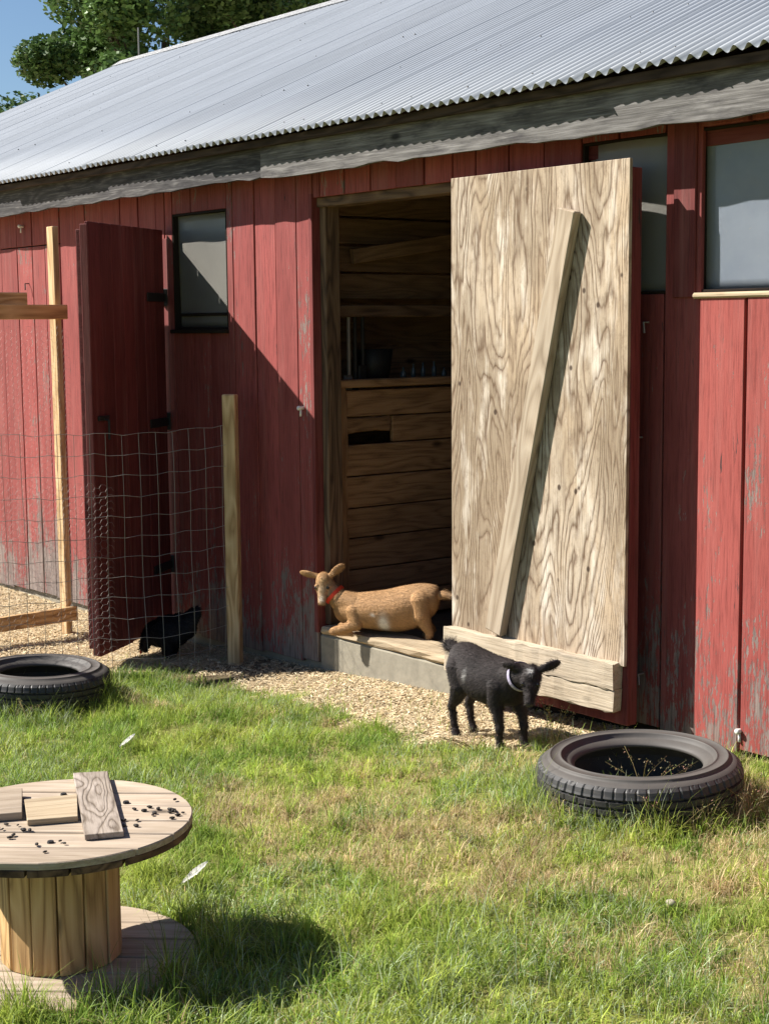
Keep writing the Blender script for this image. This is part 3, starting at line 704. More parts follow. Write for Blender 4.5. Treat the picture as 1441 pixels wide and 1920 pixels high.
# ------------------------------------------------------------------ tyres
def tyre(loc, Ro, Ri, H, rot, label, tilt=(0, 0), lug=True):
    root = empty('tyre', loc); root.rotation_euler = (tilt[0], tilt[1], rot); tag(root, label, 'tyre', 'old tyres lying in the grass')
    seg = 360
    def ring(bm, prof, notch=None):
        rings = []
        for j, (r_, z_) in enumerate(prof):
            rr = []
            for k in range(seg):
                d = notch(j, k) if notch else 0
                a = 2*math.pi*k/seg; rr.append(bm.verts.new(((r_-d)*math.cos(a), (r_-d)*math.sin(a), z_)))
            rings.append(rr)
        for a, b in zip(rings[:-1], rings[1:]):
            for k in range(seg): bm.faces.new((a[k], a[(k+1) % seg], b[(k+1) % seg], b[k]))
        return rings
    tw = H*0.80; z0 = H*0.5-tw/2; z1 = z0+tw
    # tread: shoulders with lamella cuts, ribs between grooves
    prof = [(Ro-0.022, z0), (Ro-0.006, z0+0.012), (Ro, z0+0.04)]
    n = 4; gw = 0.009; span = (z1-0.045)-(z0+0.045)
    for i in range(n):
        zc = z0+0.045+span*(i+0.0)/(n-1)
        prof += [(Ro+0.004, zc-gw/2-0.002), (Ro-0.008, zc-gw/2+0.001), (Ro-0.008, zc+gw/2-0.001), (Ro+0.004, zc+gw/2+0.002)]
    prof += [(Ro, z1-0.03), (Ro-0.006, z1-0.012), (Ro-0.022, z1)]
    L = len(prof)
    def notch(j, k):
        if 1 <= j <= 3 or L-4 <= j <= L-2: return 0.006 if k % 6 == 0 else 0
        if lug and (k+j//4*3) % 9 == 0: return 0.004
        return 0
    bm = bmesh.new(); ring(bm, prof, notch); bmesh.ops.recalc_face_normals(bm, faces=bm.faces[:])
    from_bm('tread', bm, M['rubber'], root)
    for s in (1, -1):
        zc = H*0.5; hz = H*0.5
        def Z(v): return zc+s*v
        sp = [(Ro-0.0225, Z(tw/2)), (Ro-0.04, Z(hz*0.9)), (Ro-0.045, Z(hz*0.9)), (Ro-0.05, Z(hz*0.93)), (Ro*0.66+Ri*0.34, Z(hz*0.985)), (Ro*0.65+Ri*0.35, Z(hz*1.015)), (Ro*0.62+Ri*0.38, Z(hz*1.02)), (Ro*0.61+Ri*0.39, Z(hz*0.995)), (Ro*0.45+Ri*0.55, Z(hz*1.0)), (Ro*0.38+Ri*0.62, Z(hz*0.985)), (Ro*0.37+Ri*0.63, Z(hz*1.01)), (Ro*0.34+Ri*0.66, Z(hz*1.005)), (Ro*0.33+Ri*0.67, Z(hz*0.965)), (Ri+0.045, Z(hz*0.86)), (Ri+0.04, Z(hz*0.82)), (Ri+0.022, Z(hz*0.82)), (Ri+0.014, Z(hz*0.74)), (Ri+0.002, Z(hz*0.70)), (Ri, Z(hz*0.6)), (Ri+0.012, Z(hz*0.55)), (Ri+0.05, Z(hz*0.72)), (Ro*0.4+Ri*0.6, Z(hz*0.88)), (Ro-0.06, Z(hz*0.8)), (Ro-0.03, Z(0))]
        bm = bmesh.new(); ring(bm, sp); bmesh.ops.recalc_face_normals(bm, faces=bm.faces[:])
        from_bm('sidewall', bm, M['sidewall'], root, smooth=True)
    return root
tyre((-4.150, -0.905, 0.03), 0.413, 0.257, 0.235, 0.3, 'brown dusty tyre lying in the grass by the barn wall at right', (R(1.5), R(-1.0)))
tyre((-8.02, -1.675, -0.15), 0.405, 0.222, 0.235, 1.1, 'black tyre lying beside the wire fence at left', (R(0), R(2)))

# ------------------------------------------------------------------ cable reel
RX, RYc, RZ0 = -4.243, -3.431, 0.03
reel = empty('cable_reel', (RX, RYc, RZ0)); reel.matrix_basis = Matrix.Translation((RX, RYc, RZ0))
tag(reel, 'wooden cable reel standing on end in the grass as a table', 'cable reel')
RR, ZT = 0.412, 0.475      # flange radius, height of the top face
def strip_plank(bm, r_, v0, v1, z0, z1, ang):
    """slice of a disc between v0..v1 across the grain, thickness z0..z1, grain along angle ang"""
    n = 12; top = []; pts = []
    def hw(v): return math.sqrt(max(r_*r_-v*v, 0.0004))
    for i in range(n+1):
        v = v0+(v1-v0)*i/n; pts.append((hw(v), v))
    for i in range(n, -1, -1):
        v = v0+(v1-v0)*i/n; pts.append((-hw(v), v))
    lo = [bm.verts.new((p[0], p[1], z0)) for p in pts]; hi = [bm.verts.new((p[0], p[1], z1)) for p in pts]
    bm.faces.new(hi); bm.faces.new(lo[::-1]); m_ = len(pts)
    for i in range(m_): bm.faces.new((lo[i], lo[(i+1) % m_], hi[(i+1) % m_], hi[i]))
    bmesh.ops.recalc_face_normals(bm, faces=bm.faces[:])
    es = [e for e in bm.edges if abs(e.verts[0].co.z-z1) < 1e-5 and abs(e.verts[1].co.z-z1) < 1e-5]
    bmesh.ops.bevel(bm, geom=es, offset=0.003, segments=1, affect='EDGES')
def flange(zlo, zhi, ang, mat, nm):
    cuts = [-RR, -0.275, -0.14, -0.02, 0.125, 0.26, RR]
    for a, b in zip(cuts[:-1], cuts[1:]):
        bm = bmesh.new(); a2 = a+0.004 if a > -RR else a+0.004; b2 = b-0.004 if b < RR else b-0.004
        strip_plank(bm, RR, a2, b2, (zlo+zhi)/2+0.001, zhi+random.uniform(-.0015, .0015), ang)
        o = from_bm('flange_plank', bm, mat, reel); o.matrix_basis = Matrix.Rotation(ang, 4, 'Z')
    for a, b in zip(cuts[:-1], cuts[1:]):
        bm = bmesh.new(); a2 = a+0.004 if a > -RR else a+0.004; b2 = b-0.004 if b < RR else b-0.004
        strip_plank(bm, RR-0.001, a2, b2, zlo, (zlo+zhi)/2, ang)
        o = from_bm('flange_plank', bm, M['jamb'], reel); o.matrix_basis = Matrix.Rotation(ang+math.pi/2, 4, 'Z')  # under layer in darker wood paints in the shade on the rim
def bolt(x, y):
    bm = bmesh.new(); bmesh.ops.create_cone(bm, cap_ends=True, segments=10, radius1=0.011, radius2=0.009, depth=0.006, matrix=Matrix.Translation((x, y, ZT+0.003))); from_bm('bolt', bm, M['iron'], reel)
for k in range(6): bolt(0.235*math.cos(k*1.047+.5), 0.235*math.sin(k*1.047+.5))
GA = R(48)
flange(ZT-0.042, ZT, GA, M['reel_top'], 'flange_plank')
flange(-0.005, 0.04, GA, M['reel_top'], 'flange_plank')
NSV = 14; rc = 0.182
for i in range(NSV):
    a = 2*math.pi*(i+0.35)/NSV; wdt = 2*rc*math.tan(math.pi/NSV)-0.008
    o = board('core_stave', M['stave'], reel, (0, 0, 0.041), (0, 0, 1), (math.cos(a), math.sin(a), 0), ZT-0.042-0.042, 0.022, wdt, 0.003)
    o.matrix_basis = Matrix.Translation((math.cos(a)*(rc-0.022), math.sin(a)*(rc-0.022), 0)) @ o.matrix_basis
ztop = RZ0+ZT+0.002
def flat_piece(name, mat, corners, th, label, cat, z=ztop):
    c = sum((Vector((*p, 0)) for p in corners), Vector())/4
    a, b, cc, d = [Vector((*p, 0))-c for p in corners]
    along = ((b+cc)-(a+d)).normalized(); ang = math.atan2(along.y, along.x)
    rot = Matrix.Rotation(-ang, 4, 'Z'); bm = bmesh.new()
    loc = [rot @ v for v in (a, b, cc, d)]
    lo = [bm.verts.new((v.x, v.y, 0)) for v in loc]; hi = [bm.verts.new((v.x, v.y, th)) for v in loc]
    bm.faces.new(hi); bm.faces.new(lo[::-1])
    for i in range(4): bm.faces.new((lo[i], lo[(i+1) % 4], hi[(i+1) % 4], hi[i]))
    bmesh.ops.recalc_face_normals(bm, faces=bm.faces[:]); bmesh.ops.bevel(bm, geom=bm.edges[:], offset=0.0015, segments=1, affect='EDGES')
    # grain along local X, face normal local Z
    o = from_bm(name, bm, mat); o.location = (c.x, c.y, z); o.rotation_euler = (0, 0, ang); return tag(o, label, cat)
def ply_flat():
    n = M['ply_small'].copy(); n.name = 'plywood_offcut_flat'
    for nd in n.node_tree.nodes:
        if nd.type == 'VECT_MATH' and nd.operation == 'MULTIPLY' and not nd.inputs[1].is_linked:
            s = nd.inputs[1].default_value; nd.inputs[1].default_value = (s[0], s[2], s[1])
    return n
M['ply_flat'] = ply_flat()
flat_piece('plywood_offcut', M['ply_flat'], [(-3.991, -3.469), (-4.591, -3.199), (-4.535, -3.10), (-3.945, -3.366)], 0.017, 'rectangular plywood offcut lying across the cable reel top', 'wood offcut')
flat_piece('wood_block', M['sill'], [(-4.423, -3.455), (-4.365, -3.30), (-4.16, -3.404), (-4.223, -3.54)], 0.018, 'short orange pine block lying on the cable reel between two boards', 'wood block')
flat_piece('board_end', M['reel_top'], [(-4.62, -3.62), (-4.52, -3.415), (-4.29, -3.525), (-4.39, -3.74)], 0.024, 'pale pine board end at the left edge of the cable reel', 'wood offcut')
dbm = bmesh.new(); bmesh.ops.create_icosphere(dbm, subdivisions=1, radius=0.0065)
for v in dbm.verts: v.co = Vector((v.co.x*1.25, v.co.y, v.co.z*0.9))
dme = bpy.data.meshes.new('dropping'); dbm.to_mesh(dme); dbm.free(); dme.materials.append(M['dung'])
for cx, cy, sp, n_, where in ((-4.10, -3.15, 0.05, 12, 0), (-4.06, -3.30, 0.03, 5, 0), (-4.20, -3.60, 0.035, 8, 1), (-4.42, -3.47, 0.025, 4, 2), (-4.03, -3.11, 0.03, 5, 0), (-4.03, -3.55, 0.03, 4, 1)):
    for i in range(n_):
        x, y = cx+random.gauss(0, sp), cy+random.gauss(0, sp)
        if math.hypot(x-RX, y-RYc) > RR-0.02: continue
        o = bpy.data.objects.new('goat_dropping', dme); link(o); o.location = (x, y, ztop+0.004); o.rotation_euler = (random.uniform(-.3, .3), 0, random.uniform(0, 6)); s_ = random.uniform(0.6, 1.2); o.scale = (s_*1.3, s_, s_*.75)
        tag(o, ('dark dropping in the scatter right of the plywood offcut on the reel', 'dark dropping in the scatter near the front rim of the reel', 'dark dropping in the small scatter between the pine block and board end')[where], 'dropping', ('droppings right of the plywood', 'droppings by the front rim', 'droppings by the pine block')[where])
# ------------------------------------------------------------------ animals
def add_ellipsoid(bm, c, r_, rot=None, seg=36):
    m_ = Matrix.Translation(c) @ (rot if rot is not None else Matrix.Identity(4)) @ Matrix.Diagonal((*r_, 1))
    bmesh.ops.create_uvsphere(bm, u_segments=seg, v_segments=seg//2, radius=1.0, matrix=m_)
def add_capsule(bm, p0, p1, r0, r1, seg=28):
    p0, p1 = Vector(p0), Vector(p1); d = p1-p0; L = d.length; q = d.to_track_quat('Z', 'Y').to_matrix().to_4x4(); m_ = Matrix.Translation(p0) @ q
    prof = [(max(r0*math.cos(a), 0.0), r0*math.sin(a)) for a in np.linspace(-math.pi/2, 0, 6)] + [(max(r1*math.cos(a), 0.0), L+r1*math.sin(a)) for a in np.linspace(0, math.pi/2, 6)]
    rings = []
    for j, (r_, z_) in enumerate(prof):
        if j in (0, len(prof)-1): rings.append([bm.verts.new(m_ @ Vector((0, 0, z_)))]); continue
        rings.append([bm.verts.new(m_ @ Vector((r_*math.cos(2*math.pi*k/seg), r_*math.sin(2*math.pi*k/seg), z_))) for k in range(seg)])
    for a, b in zip(rings[:-1], rings[1:]):
        for k in range(seg):
            k2 = (k+1) % seg
            if len(a) == 1: bm.faces.new((a[0], b[k2], b[k]))
            elif len(b) == 1: bm.faces.new((a[k], a[k2], b[0]))
            else: bm.faces.new((a[k], a[k2], b[k2], b[k]))
def chain(bm, pts):
    for (p0, r0), (p1, r1) in zip(pts[:-1], pts[1:]): add_capsule(bm, p0, p1, r0, r1)
def basis(fwd, upv=(0, 0, 1)):
    x = Vector(fwd).normalized(); z = Vector(upv); z = (z-x*z.dot(x)).normalized(); y = z.cross(x)
    return Matrix(((x.x, y.x, z.x, 0), (x.y, y.y, z.y, 0), (x.z, y.z, z.z, 0), (0, 0, 0, 1)))
def bake(name, bm, parent, voxel, smooth_it, colour, mat):
    tmp = bpy.data.meshes.new('tmp'); bmesh.ops.recalc_face_normals(bm, faces=bm.faces[:]); bm.to_mesh(tmp); bm.free()
    ob = bpy.data.objects.new('tmp', tmp); col.objects.link(ob)
    md = ob.modifiers.new('r', 'REMESH'); md.mode = 'VOXEL'; md.voxel_size = voxel; md.use_smooth_shade = True
    ms = ob.modifiers.new('s', 'SMOOTH'); ms.factor = 0.5; ms.iterations = smooth_it
    dg = bpy.context.evaluated_depsgraph_get(); me = bpy.data.meshes.new_from_object(ob.evaluated_get(dg))
    bpy.data.objects.remove(ob); bpy.data.meshes.remove(tmp)
    n_ = len(me.vertices); co = np.empty(n_*3, dtype=np.float32); me.vertices.foreach_get('co', co); co = co.reshape(-1, 3)
    for a in list(me.color_attributes): me.color_attributes.remove(a)
    at = me.color_attributes.new('Col', 'FLOAT_COLOR', 'POINT'); c = np.ones((n_, 4), dtype=np.float32); c[:, :3] = colour(co); at.data.foreach_set('color', c.ravel())
    me.materials.clear(); me.materials.append(mat); me.polygons.foreach_set('use_smooth', [True]*len(me.polygons)); me.name = name
    o = bpy.data.objects.new(name, me); link(o, parent); return o
def coat(body, n_, length, width, flow, parent, lift=0.35, skip=None, name='coat', jitter=0.25, cvar=0.25):
    me = body.data; me.calc_loop_triangles(); nt_ = len(me.loop_triangles)
    tri = np.empty(nt_*3, dtype=np.int32); me.loop_triangles.foreach_get('vertices', tri); tri = tri.reshape(-1, 3)
    co = np.empty(len(me.vertices)*3, dtype=np.float32); me.vertices.foreach_get('co', co); co = co.reshape(-1, 3)
    nm = np.empty(len(me.vertices)*3, dtype=np.float32); me.vertices.foreach_get('normal', nm); nm = nm.reshape(-1, 3)
    cl = np.empty(len(me.vertices)*4, dtype=np.float32); me.color_attributes['Col'].data.foreach_get('color', cl); cl = cl.reshape(-1, 4)[:, :3]
    ar = np.linalg.norm(np.cross(co[tri[:, 1]]-co[tri[:, 0]], co[tri[:, 2]]-co[tri[:, 0]]), axis=1); pk = rng.choice(nt_, n_, p=ar/ar.sum())
    b_ = rng.dirichlet((1, 1, 1), n_).astype(np.float32); tv = tri[pk]
    p = (co[tv]*b_[..., None]).sum(1); nn = (nm[tv]*b_[..., None]).sum(1); cc = (cl[tv]*b_[..., None]).sum(1)
    if skip is not None: k_ = ~skip(p); p, nn, cc = p[k_], nn[k_], cc[k_]
    n_ = len(p); nn /= np.linalg.norm(nn, axis=1, keepdims=True)+1e-9
    fl_ = np.asarray(flow(p), dtype=np.float32)+rng.normal(0, jitter, (n_, 3)); fl_ -= nn*(fl_*nn).sum(1, keepdims=True); fl_ /= np.linalg.norm(fl_, axis=1, keepdims=True)+1e-9
    d = fl_+nn*lift; d /= np.linalg.norm(d, axis=1, keepdims=True)
    sd_ = np.cross(d, nn); sd_ /= np.linalg.norm(sd_, axis=1, keepdims=True)+1e-9
    ln = length*rng.uniform(0.6, 1.3, (n_, 1)); base = p-nn*0.001
    v = np.stack([base-sd_*width, base+sd_*width, base+d*ln], 1).reshape(-1, 3)
    f = np.arange(n_*3).reshape(-1, 3)
    cv = np.repeat(cc*rng.uniform(1-cvar, 1+cvar, (n_, 1)), 3, axis=0)
    o = from_np(name, v, f, M['hair'], parent, color=cv); o['kind'] = 'stuff'; return o

def torso(bm, st, seg=32):
    """one closed lofted trunk: stations (x, z centre, half width, half height), smoothly interpolated"""
    st = np.array(st); t = np.linspace(0, len(st)-1, 60); i = np.clip(np.floor(t).astype(int), 0, len(st)-2); f_ = (t-i)[:, None]
    p0 = st[np.maximum(i-1, 0)]; p1 = st[i]; p2 = st[i+1]; p3 = st[np.minimum(i+2, len(st)-1)]
    S = 0.5*((2*p1)+(-p0+p2)*f_+(2*p0-5*p1+4*p2-p3)*f_**2+(-p0+3*p1-3*p2+p3)*f_**3)
    rings = []
    for x, zc, ry, rz in S:
        ring = []
        for k in range(seg):
            a = 2*math.pi*k/seg; c_, s_ = math.cos(a), math.sin(a); nar = 1.0-0.16*max(s_, 0)**2   # a little narrower along the spine
            ring.append(bm.verts.new((x, max(ry, .004)*c_*nar, zc+max(rz, .004)*s_)))
        rings.append(ring)
    for a, b in zip(rings[:-1], rings[1:]):
        for k in range(seg): bm.faces.new((a[k], a[(k+1) % seg], b[(k+1) % seg], b[k]))
    bm.faces.new(rings[0][::-1]); bm.faces.new(rings[-1])
def goat_head(bm, P, face, droop, ear_l, ear_r, s=1.0):
    """P: poll position; face: unit horizontal direction; droop: downward angle of the face line"""
    fh = Vector((face[0], face[1], 0)).normalized(); d = (fh*math.cos(droop) - Vector((0, 0, 1))*math.sin(droop)).normalized()
    B = basis(d, fh*math.sin(droop)+Vector((0, 0, 1))*math.cos(droop)); B = B.to_3x3()
    def L(v): return Vector(P)+B @ (Vector(v)*s)
    rot = B.to_4x4()
    add_ellipsoid(bm, L((0.012, 0, -0.004)), (0.056*s, 0.043*s, 0.044*s), rot)            # cranium
    add_ellipsoid(bm, L((0.05, 0, -0.014)), (0.056*s, 0.037*s, 0.038*s), rot)             # brow / cheek
    add_capsule(bm, L((0.06, 0, -0.015)), L((0.132, 0, -0.019)), 0.032*s, 0.020*s)        # muzzle
    add_ellipsoid(bm, L((0.138, 0, -0.020)), (0.018*s, 0.021*s, 0.018*s), rot)           # nose
    add_capsule(bm, L((0.035, 0, -0.046)), L((0.122, 0, -0.037)), 0.022*s, 0.014*s)        # jaw
    for sy in (1, -1):
        add_ellipsoid(bm, L((0.052, sy*0.034, 0.008)), (0.018*s, 0.010*s, 0.013*s), rot)  # eye ridge
    for sy, e in ((1, ear_l), (-1, ear_r)):
        base_ = L((-0.012, sy*0.036, 0.012)); dv = (B @ Vector((e[0], sy*e[1], 0))).normalized()*1.0 + Vector((0, 0, e[2])); dv.normalize()
        EB = basis(dv, d*-0.3+Vector((0, 0, 0.9)) if abs(dv.z) < 0.9 else fh)
        add_capsule(bm, base_, base_+dv*0.03*s, 0.014*s, 0.017*s)
        c_ = base_+dv*0.057*s
        fb = B @ Vector((1, 0, 0.3)); zax = fb-dv*fb.dot(dv); zax.normalize(); yax = zax.cross(dv)
        mm_ = Matrix(((dv.x, yax.x, zax.x, 0), (dv.y, yax.y, zax.y, 0), (dv.z, yax.z, zax.z, 0), (0, 0, 0, 1)))
        add_ellipsoid(bm, c_, (0.050*s, 0.0255*s, 0.0115*s), mm_)
    return L, B
def eyes(L, s, root):
    for sy in (1, -1):
        bm = bmesh.new(); bmesh.ops.create_uvsphere(bm, u_segments=12, v_segments=8, radius=0.0105*s, matrix=Matrix.Translation(L((0.060, sy*0.0345, 0.010))))
        from_bm('eye', bm, M['eye'], root, smooth=True)
def collar(c, axis, r_, wdt, mat, root, squash=1.0):
    bm = bmesh.new(); B = basis(axis); n_ = 28
    rings = []
    for k in range(n_):
        a = 2*math.pi*k/n_; rad = Vector((0, math.cos(a)*squash, math.sin(a)))
        rings.append([bm.verts.new(Vector(c)+B.to_3x3() @ (rad*(r_+o_)+Vector((x_, 0, 0)))) for o_, x_ in ((0, -wdt/2), (0.004, -wdt/2), (0.004, wdt/2), (0, wdt/2))])
    for k in range(n_):
        a, b = rings[k], rings[(k+1) % n_]
        for j in range(4): bm.faces.new((a[j], a[(j+1) % 4], b[(j+1) % 4], b[j]))
    bmesh.ops.recalc_face_normals(bm, faces=bm.faces[:])
    return from_bm('collar', bm, mat, root, smooth=False)
def gauss(co, c, r_): return np.exp(-(((co-np.array(c))/np.array(r_))**2).sum(1))

# --- black goat, standing
bg_ = empty('goat', (-5.405, -0.585, float(gz(-5.405)))); bg_.rotation_euler = (0, 0, R(-3))
tag(bg_, 'small black goat with pale collar standing on the grass by the door', 'goat')
bm = bmesh.new()
torso(bm, [(-.265, .36, .015, .025), (-.25, .36, .055, .072), (-.21, .36, .08, .10), (-.15, .35, .094, .112), (-.07, .326, .107, .122), (.02, .316, .108, .120), (.10, .32, .098, .114), (.16, .325, .084, .106), (.21, .325, .064, .088), (.245, .325, .02, .03)])
P = Vector((0.335, -0.02, 0.405))
chain(bm, [((0.13, 0, 0.345), 0.078), ((0.22, -0.010, 0.368), 0.064), ((0.29, -0.016, 0.385), 0.052), ((0.325, -0.018, 0.39), 0.045)])
Lb, Bb = goat_head(bm, P, (0.66, -0.75), R(52), (-0.25, 1, 0.25), (-0.25, 1, 0.02), 1.0)
for sy, dx in ((-1, 0.0), (1, 0.035)):
    chain(bm, [((0.14+dx*.3, sy*0.052, 0.31), 0.055), ((0.125+dx*.6, sy*0.062, 0.235), 0.037), ((0.14+dx*.8, sy*0.062, 0.18), 0.025), ((0.148+dx, sy*0.06, 0.13), 0.0185), ((0.151+dx, sy*0.06, 0.112), 0.0215), ((0.15+dx, sy*0.06, 0.09), 0.0165), ((0.15+dx, sy*0.06, 0.045), 0.0135), ((0.156+dx, sy*0.06, 0.032), 0.0175), ((0.164+dx, sy*0.06, 0.012), 0.020)])
for sy, dx in ((-1, -0.005), (1, -0.015)):
    chain(bm, [((-0.165+dx*.3, sy*0.042, 0.345), 0.07), ((-0.14+dx*.6, sy*0.058, 0.265), 0.052), ((-0.17+dx, sy*0.058, 0.205), 0.034), ((-0.205+dx, sy*0.058, 0.160), 0.0215), ((-0.213+dx, sy*0.058, 0.145), 0.020), ((-0.206+dx, sy*0.058, 0.12), 0.0165), ((-0.192+dx, sy*0.058, 0.045), 0.0138), ((-0.184+dx, sy*0.058, 0.03), 0.0175), ((-0.175+dx, sy*0.058, 0.012), 0.0195)])
chain(bm, [((-0.225, 0, 0.40), 0.034), ((-0.275, 0.0, 0.425), 0.026), ((-0.315, 0.005, 0.428), 0.025), ((-0.345, 0.01, 0.422), 0.016)])
wp = np.array(Lb((0.006, 0, 0.042))); nz = np.array(Lb((0.15, 0, -0.02))); mz = np.array(Lb((0.145, 0.0, -0.035)))
def col_black(co):
    c = np.tile(np.array([0.036, 0.029, 0.028]), (len(co), 1)); f = fbm(co[:, 0]*3+co[:, 1]*2, co[:, 2]*3-co[:, 1], 4, 60, 4)[:, None]
    c = c*(0.65+0.8*f)
    for q, r_, cc, a in ((wp, (0.011, 0.010, 0.014), (0.65, 0.63, 0.6), 1.3), (mz, (0.018, 0.02, 0.014), (0.25, 0.22, 0.2), 1.0), ((-0.055, -0.11, 0.335), (0.011, 0.03, 0.022), (0.4, 0.38, 0.36), 0.8), ((-0.05, -0.115, 0.365), (0.008, 0.03, 0.008), (0.3, 0.29, 0.28), 0.7)):
        g = np.clip(gauss(co, q, r_)*a, 0, 1)[:, None]; c = c*(1-g)+np.array(cc)*g
    br = np.clip(gauss(co, Lb((0.08, -0.02, 0.01)), (0.04, 0.03, 0.03)), 0, 1)[:, None]*0.2; c = c*(1-br)+np.array([0.06, 0.05, 0.045])*br
    return c
b1 = bake('body', bm, bg_, 0.0045, 8, col_black, M['fur'])
eyes(Lb, 1.0, bg_)
collar((0.245, -0.012, 0.373), (0.9, -0.1, 0.35), 0.066, 0.02, M['lilac_collar'], bg_)
coat(b1, 32000, 0.021, 0.0012, lambda p: np.stack([-np.ones(len(p)), np.zeros(len(p)), -0.55*np.ones(len(p))], 1), bg_, 0.38, cvar=0.65)
tip = np.array([-0.33, 0.0, 0.43])
coat(b1, 26000, 0.045, 0.0012, lambda p: (p-np.array([-0.27, 0, 0.425])), bg_, 0.6, skip=lambda p: p[:, 0] > -0.285, name='tail_tuft')

# --- tan goat, lying on the sill
tg = empty('goat', (-7.095, 0.135, 0.165)); tg.rotation_euler = (0, 0, R(215.6))
tag(tg, 'tan goat with red collar lying on the barn door sill', 'goat')
bm = bmesh.new()
torso(bm, [(-.320, .24, .015, .025), (-.305, .235, .055, .07), (-.26, .213, .085, .105), (-.19, .188, .100, .130), (-.09, .163, .112, .136), (.01, .150, .112, .124), (.10, .146, .105, .114), (.18, .146, .095, .106), (.25, .150, .080, .096), (.305, .158, .056, .074), (.335, .165, .015, .025)])
P2 = Vector((0.395, 0.005, 0.325))
chain(bm, [((0.20, 0, 0.17), 0.085), ((0.29, 0.0, 0.20), 0.068), ((0.35, -0.005, 0.255), 0.053), ((0.38, 0.0, 0.30), 0.045)])
Lt, Bt = goat_head(bm, P2, (-0.12, 0.97), R(55), (-0.35, 1, 0.55), (-0.25, 1, -0.02), 1.06)
for sy in (1, -1):
    chain(bm, [((0.19, sy*0.05, 0.145), 0.055), ((0.17, sy*0.075, 0.075), 0.038), ((0.25, sy*0.085, 0.045), 0.026), ((0.305, sy*0.085, 0.030), 0.023), ((0.315, sy*0.083, 0.024), 0.022), ((0.28, sy*0.075, 0.012), 0.015), ((0.225, sy*0.07, 0.010), 0.013), ((0.205, sy*0.07, 0.010), 0.016)])
# hind legs: near one half raised on the floor behind the sill
chain(bm, [((-0.215, 0.035, 0.215), 0.078), ((-0.225, 0.06, 0.14), 0.056), ((-0.258, 0.068, 0.075), 0.034), ((-0.275, 0.07, 0.04), 0.024), ((-0.265, 0.072, -0.01), 0.017), ((-0.25, 0.075, -0.045), 0.019)])
chain(bm, [((-0.20, -0.05, 0.18), 0.08), ((-0.16, -0.09, 0.08), 0.05), ((-0.24, -0.10, 0.03), 0.03), ((-0.20, -0.10, -0.03), 0.02)])
chain(bm, [((-0.305, 0, 0.25), 0.03), ((-0.35, 0.01, 0.258), 0.024), ((-0.395, 0.02, 0.252), 0.015)])
def col_tan(co):
    f = fbm(co[:, 0]*3+co[:, 1]*2, co[:, 2]*3-co[:, 1], 4, 70, 4)[:, None]
    c = np.array([0.43, 0.245, 0.112])*(0.85+0.3*f)
    top = np.clip((co[:, 2:3]-0.2)/0.12, 0, 1)*np.clip((0.25-co[:, 0:1])/0.1, 0, 1); c = c*(1-0.35*top)+np.array([0.36, 0.23, 0.13])*0.35*top
    P_ = lambda v: np.array(Lt(v))
    for q, r_, cc, a in ((P_((0.075, 0, 0.02)), (0.04, 0.04, 0.045), (0.50, 0.36, 0.22), 0.8), (P_((0.125, 0, -0.0)), (0.02, 0.02, 0.02), (0.62, 0.52, 0.4), 1.0), (P_((0.158, 0, -0.016)), (0.011, 0.013, 0.008), (0.10, 0.055, 0.04), 1.2), (P_((0.03, 0, 0.05)), (0.02, 0.02, 0.015), (0.40, 0.27, 0.1), 0.8),
                         ((0.0, 0.115, 0.065), (0.028, 0.05, 0.055), (0.85, 0.78, 0.68), 2.2), ((0.065, 0.11, 0.14), (0.012, 0.05, 0.01), (0.75, 0.66, 0.55), 1.0), ((-0.395, 0.02, 0.25), (0.02, 0.03, 0.03), (0.5, 0.36, 0.24), 0.8)):
        g = np.clip(gauss(co, q, r_)*a, 0, 1)[:, None]; c = c*(1-g)+np.array(cc)*g
    return c
b2 = bake('body', bm, tg, 0.0045, 9, col_tan, M['tanfur'])
eyes(Lt, 1.06, tg)
collar((0.325, 0.0, 0.232), (0.72, 0.0, 0.66), 0.0655, 0.022, M['red_collar'], tg)
coat(b2, 34000, 0.018, 0.0011, lambda p: np.stack([-np.ones(len(p)), np.zeros(len(p)), -0.5*np.ones(len(p))], 1), tg, 0.3, cvar=0.32, jitter=0.2)
coat(b2, 12000, 0.035, 0.0012, lambda p: np.tile(np.array([-1.0, 0, -0.1]), (len(p), 1)), tg, 0.5, skip=lambda p: p[:, 0] > -0.33, name='tail_tuft')

# --- black hen behind the wire
hz = -0.175
hen = empty('hen', (-8.66, -0.44, hz)); hen.rotation_euler = (0, 0, R(215))
tag(hen, 'fluffy black hen in the shade behind the wire fence', 'hen')
bm = bmesh.new()
add_ellipsoid(bm, (0, 0, 0.20), (0.14, 0.10, 0.105), Matrix.Rotation(R(12), 4, 'Y'))
add_ellipsoid(bm, (-0.08, 0, 0.235), (0.10, 0.085, 0.085))
add_ellipsoid(bm, (0.09, 0, 0.185), (0.075, 0.07, 0.08))
chain(bm, [((-0.12, 0, 0.26), 0.06), ((-0.18, 0, 0.33), 0.035), ((-0.20, 0, 0.36), 0.015)])
chain(bm, [((0.12, 0, 0.19), 0.055), ((0.165, 0.0, 0.14), 0.036), ((0.18, 0.0, 0.10), 0.026)])
add_ellipsoid(bm, (0.187, 0, 0.085), (0.026, 0.021, 0.024))
for sy in (1, -1): chain(bm, [((0.0, sy*0.045, 0.14), 0.045), ((0.0, sy*0.05, 0.07), 0.022), ((0.0, sy*0.05, 0.05), 0.012)])
hb = bake('body', bm, hen, 0.006, 4, lambda co: np.tile(np.array([0.016, 0.015, 0.018]), (len(co), 1)), M['fur'])
coat(hb, 9000, 0.032, 0.004, lambda p: np.stack([-np.ones(len(p)), np.zeros(len(p)), -0.5*np.ones(len(p))], 1), hen, 0.4, name='plumage', jitter=0.35, cvar=0.5)
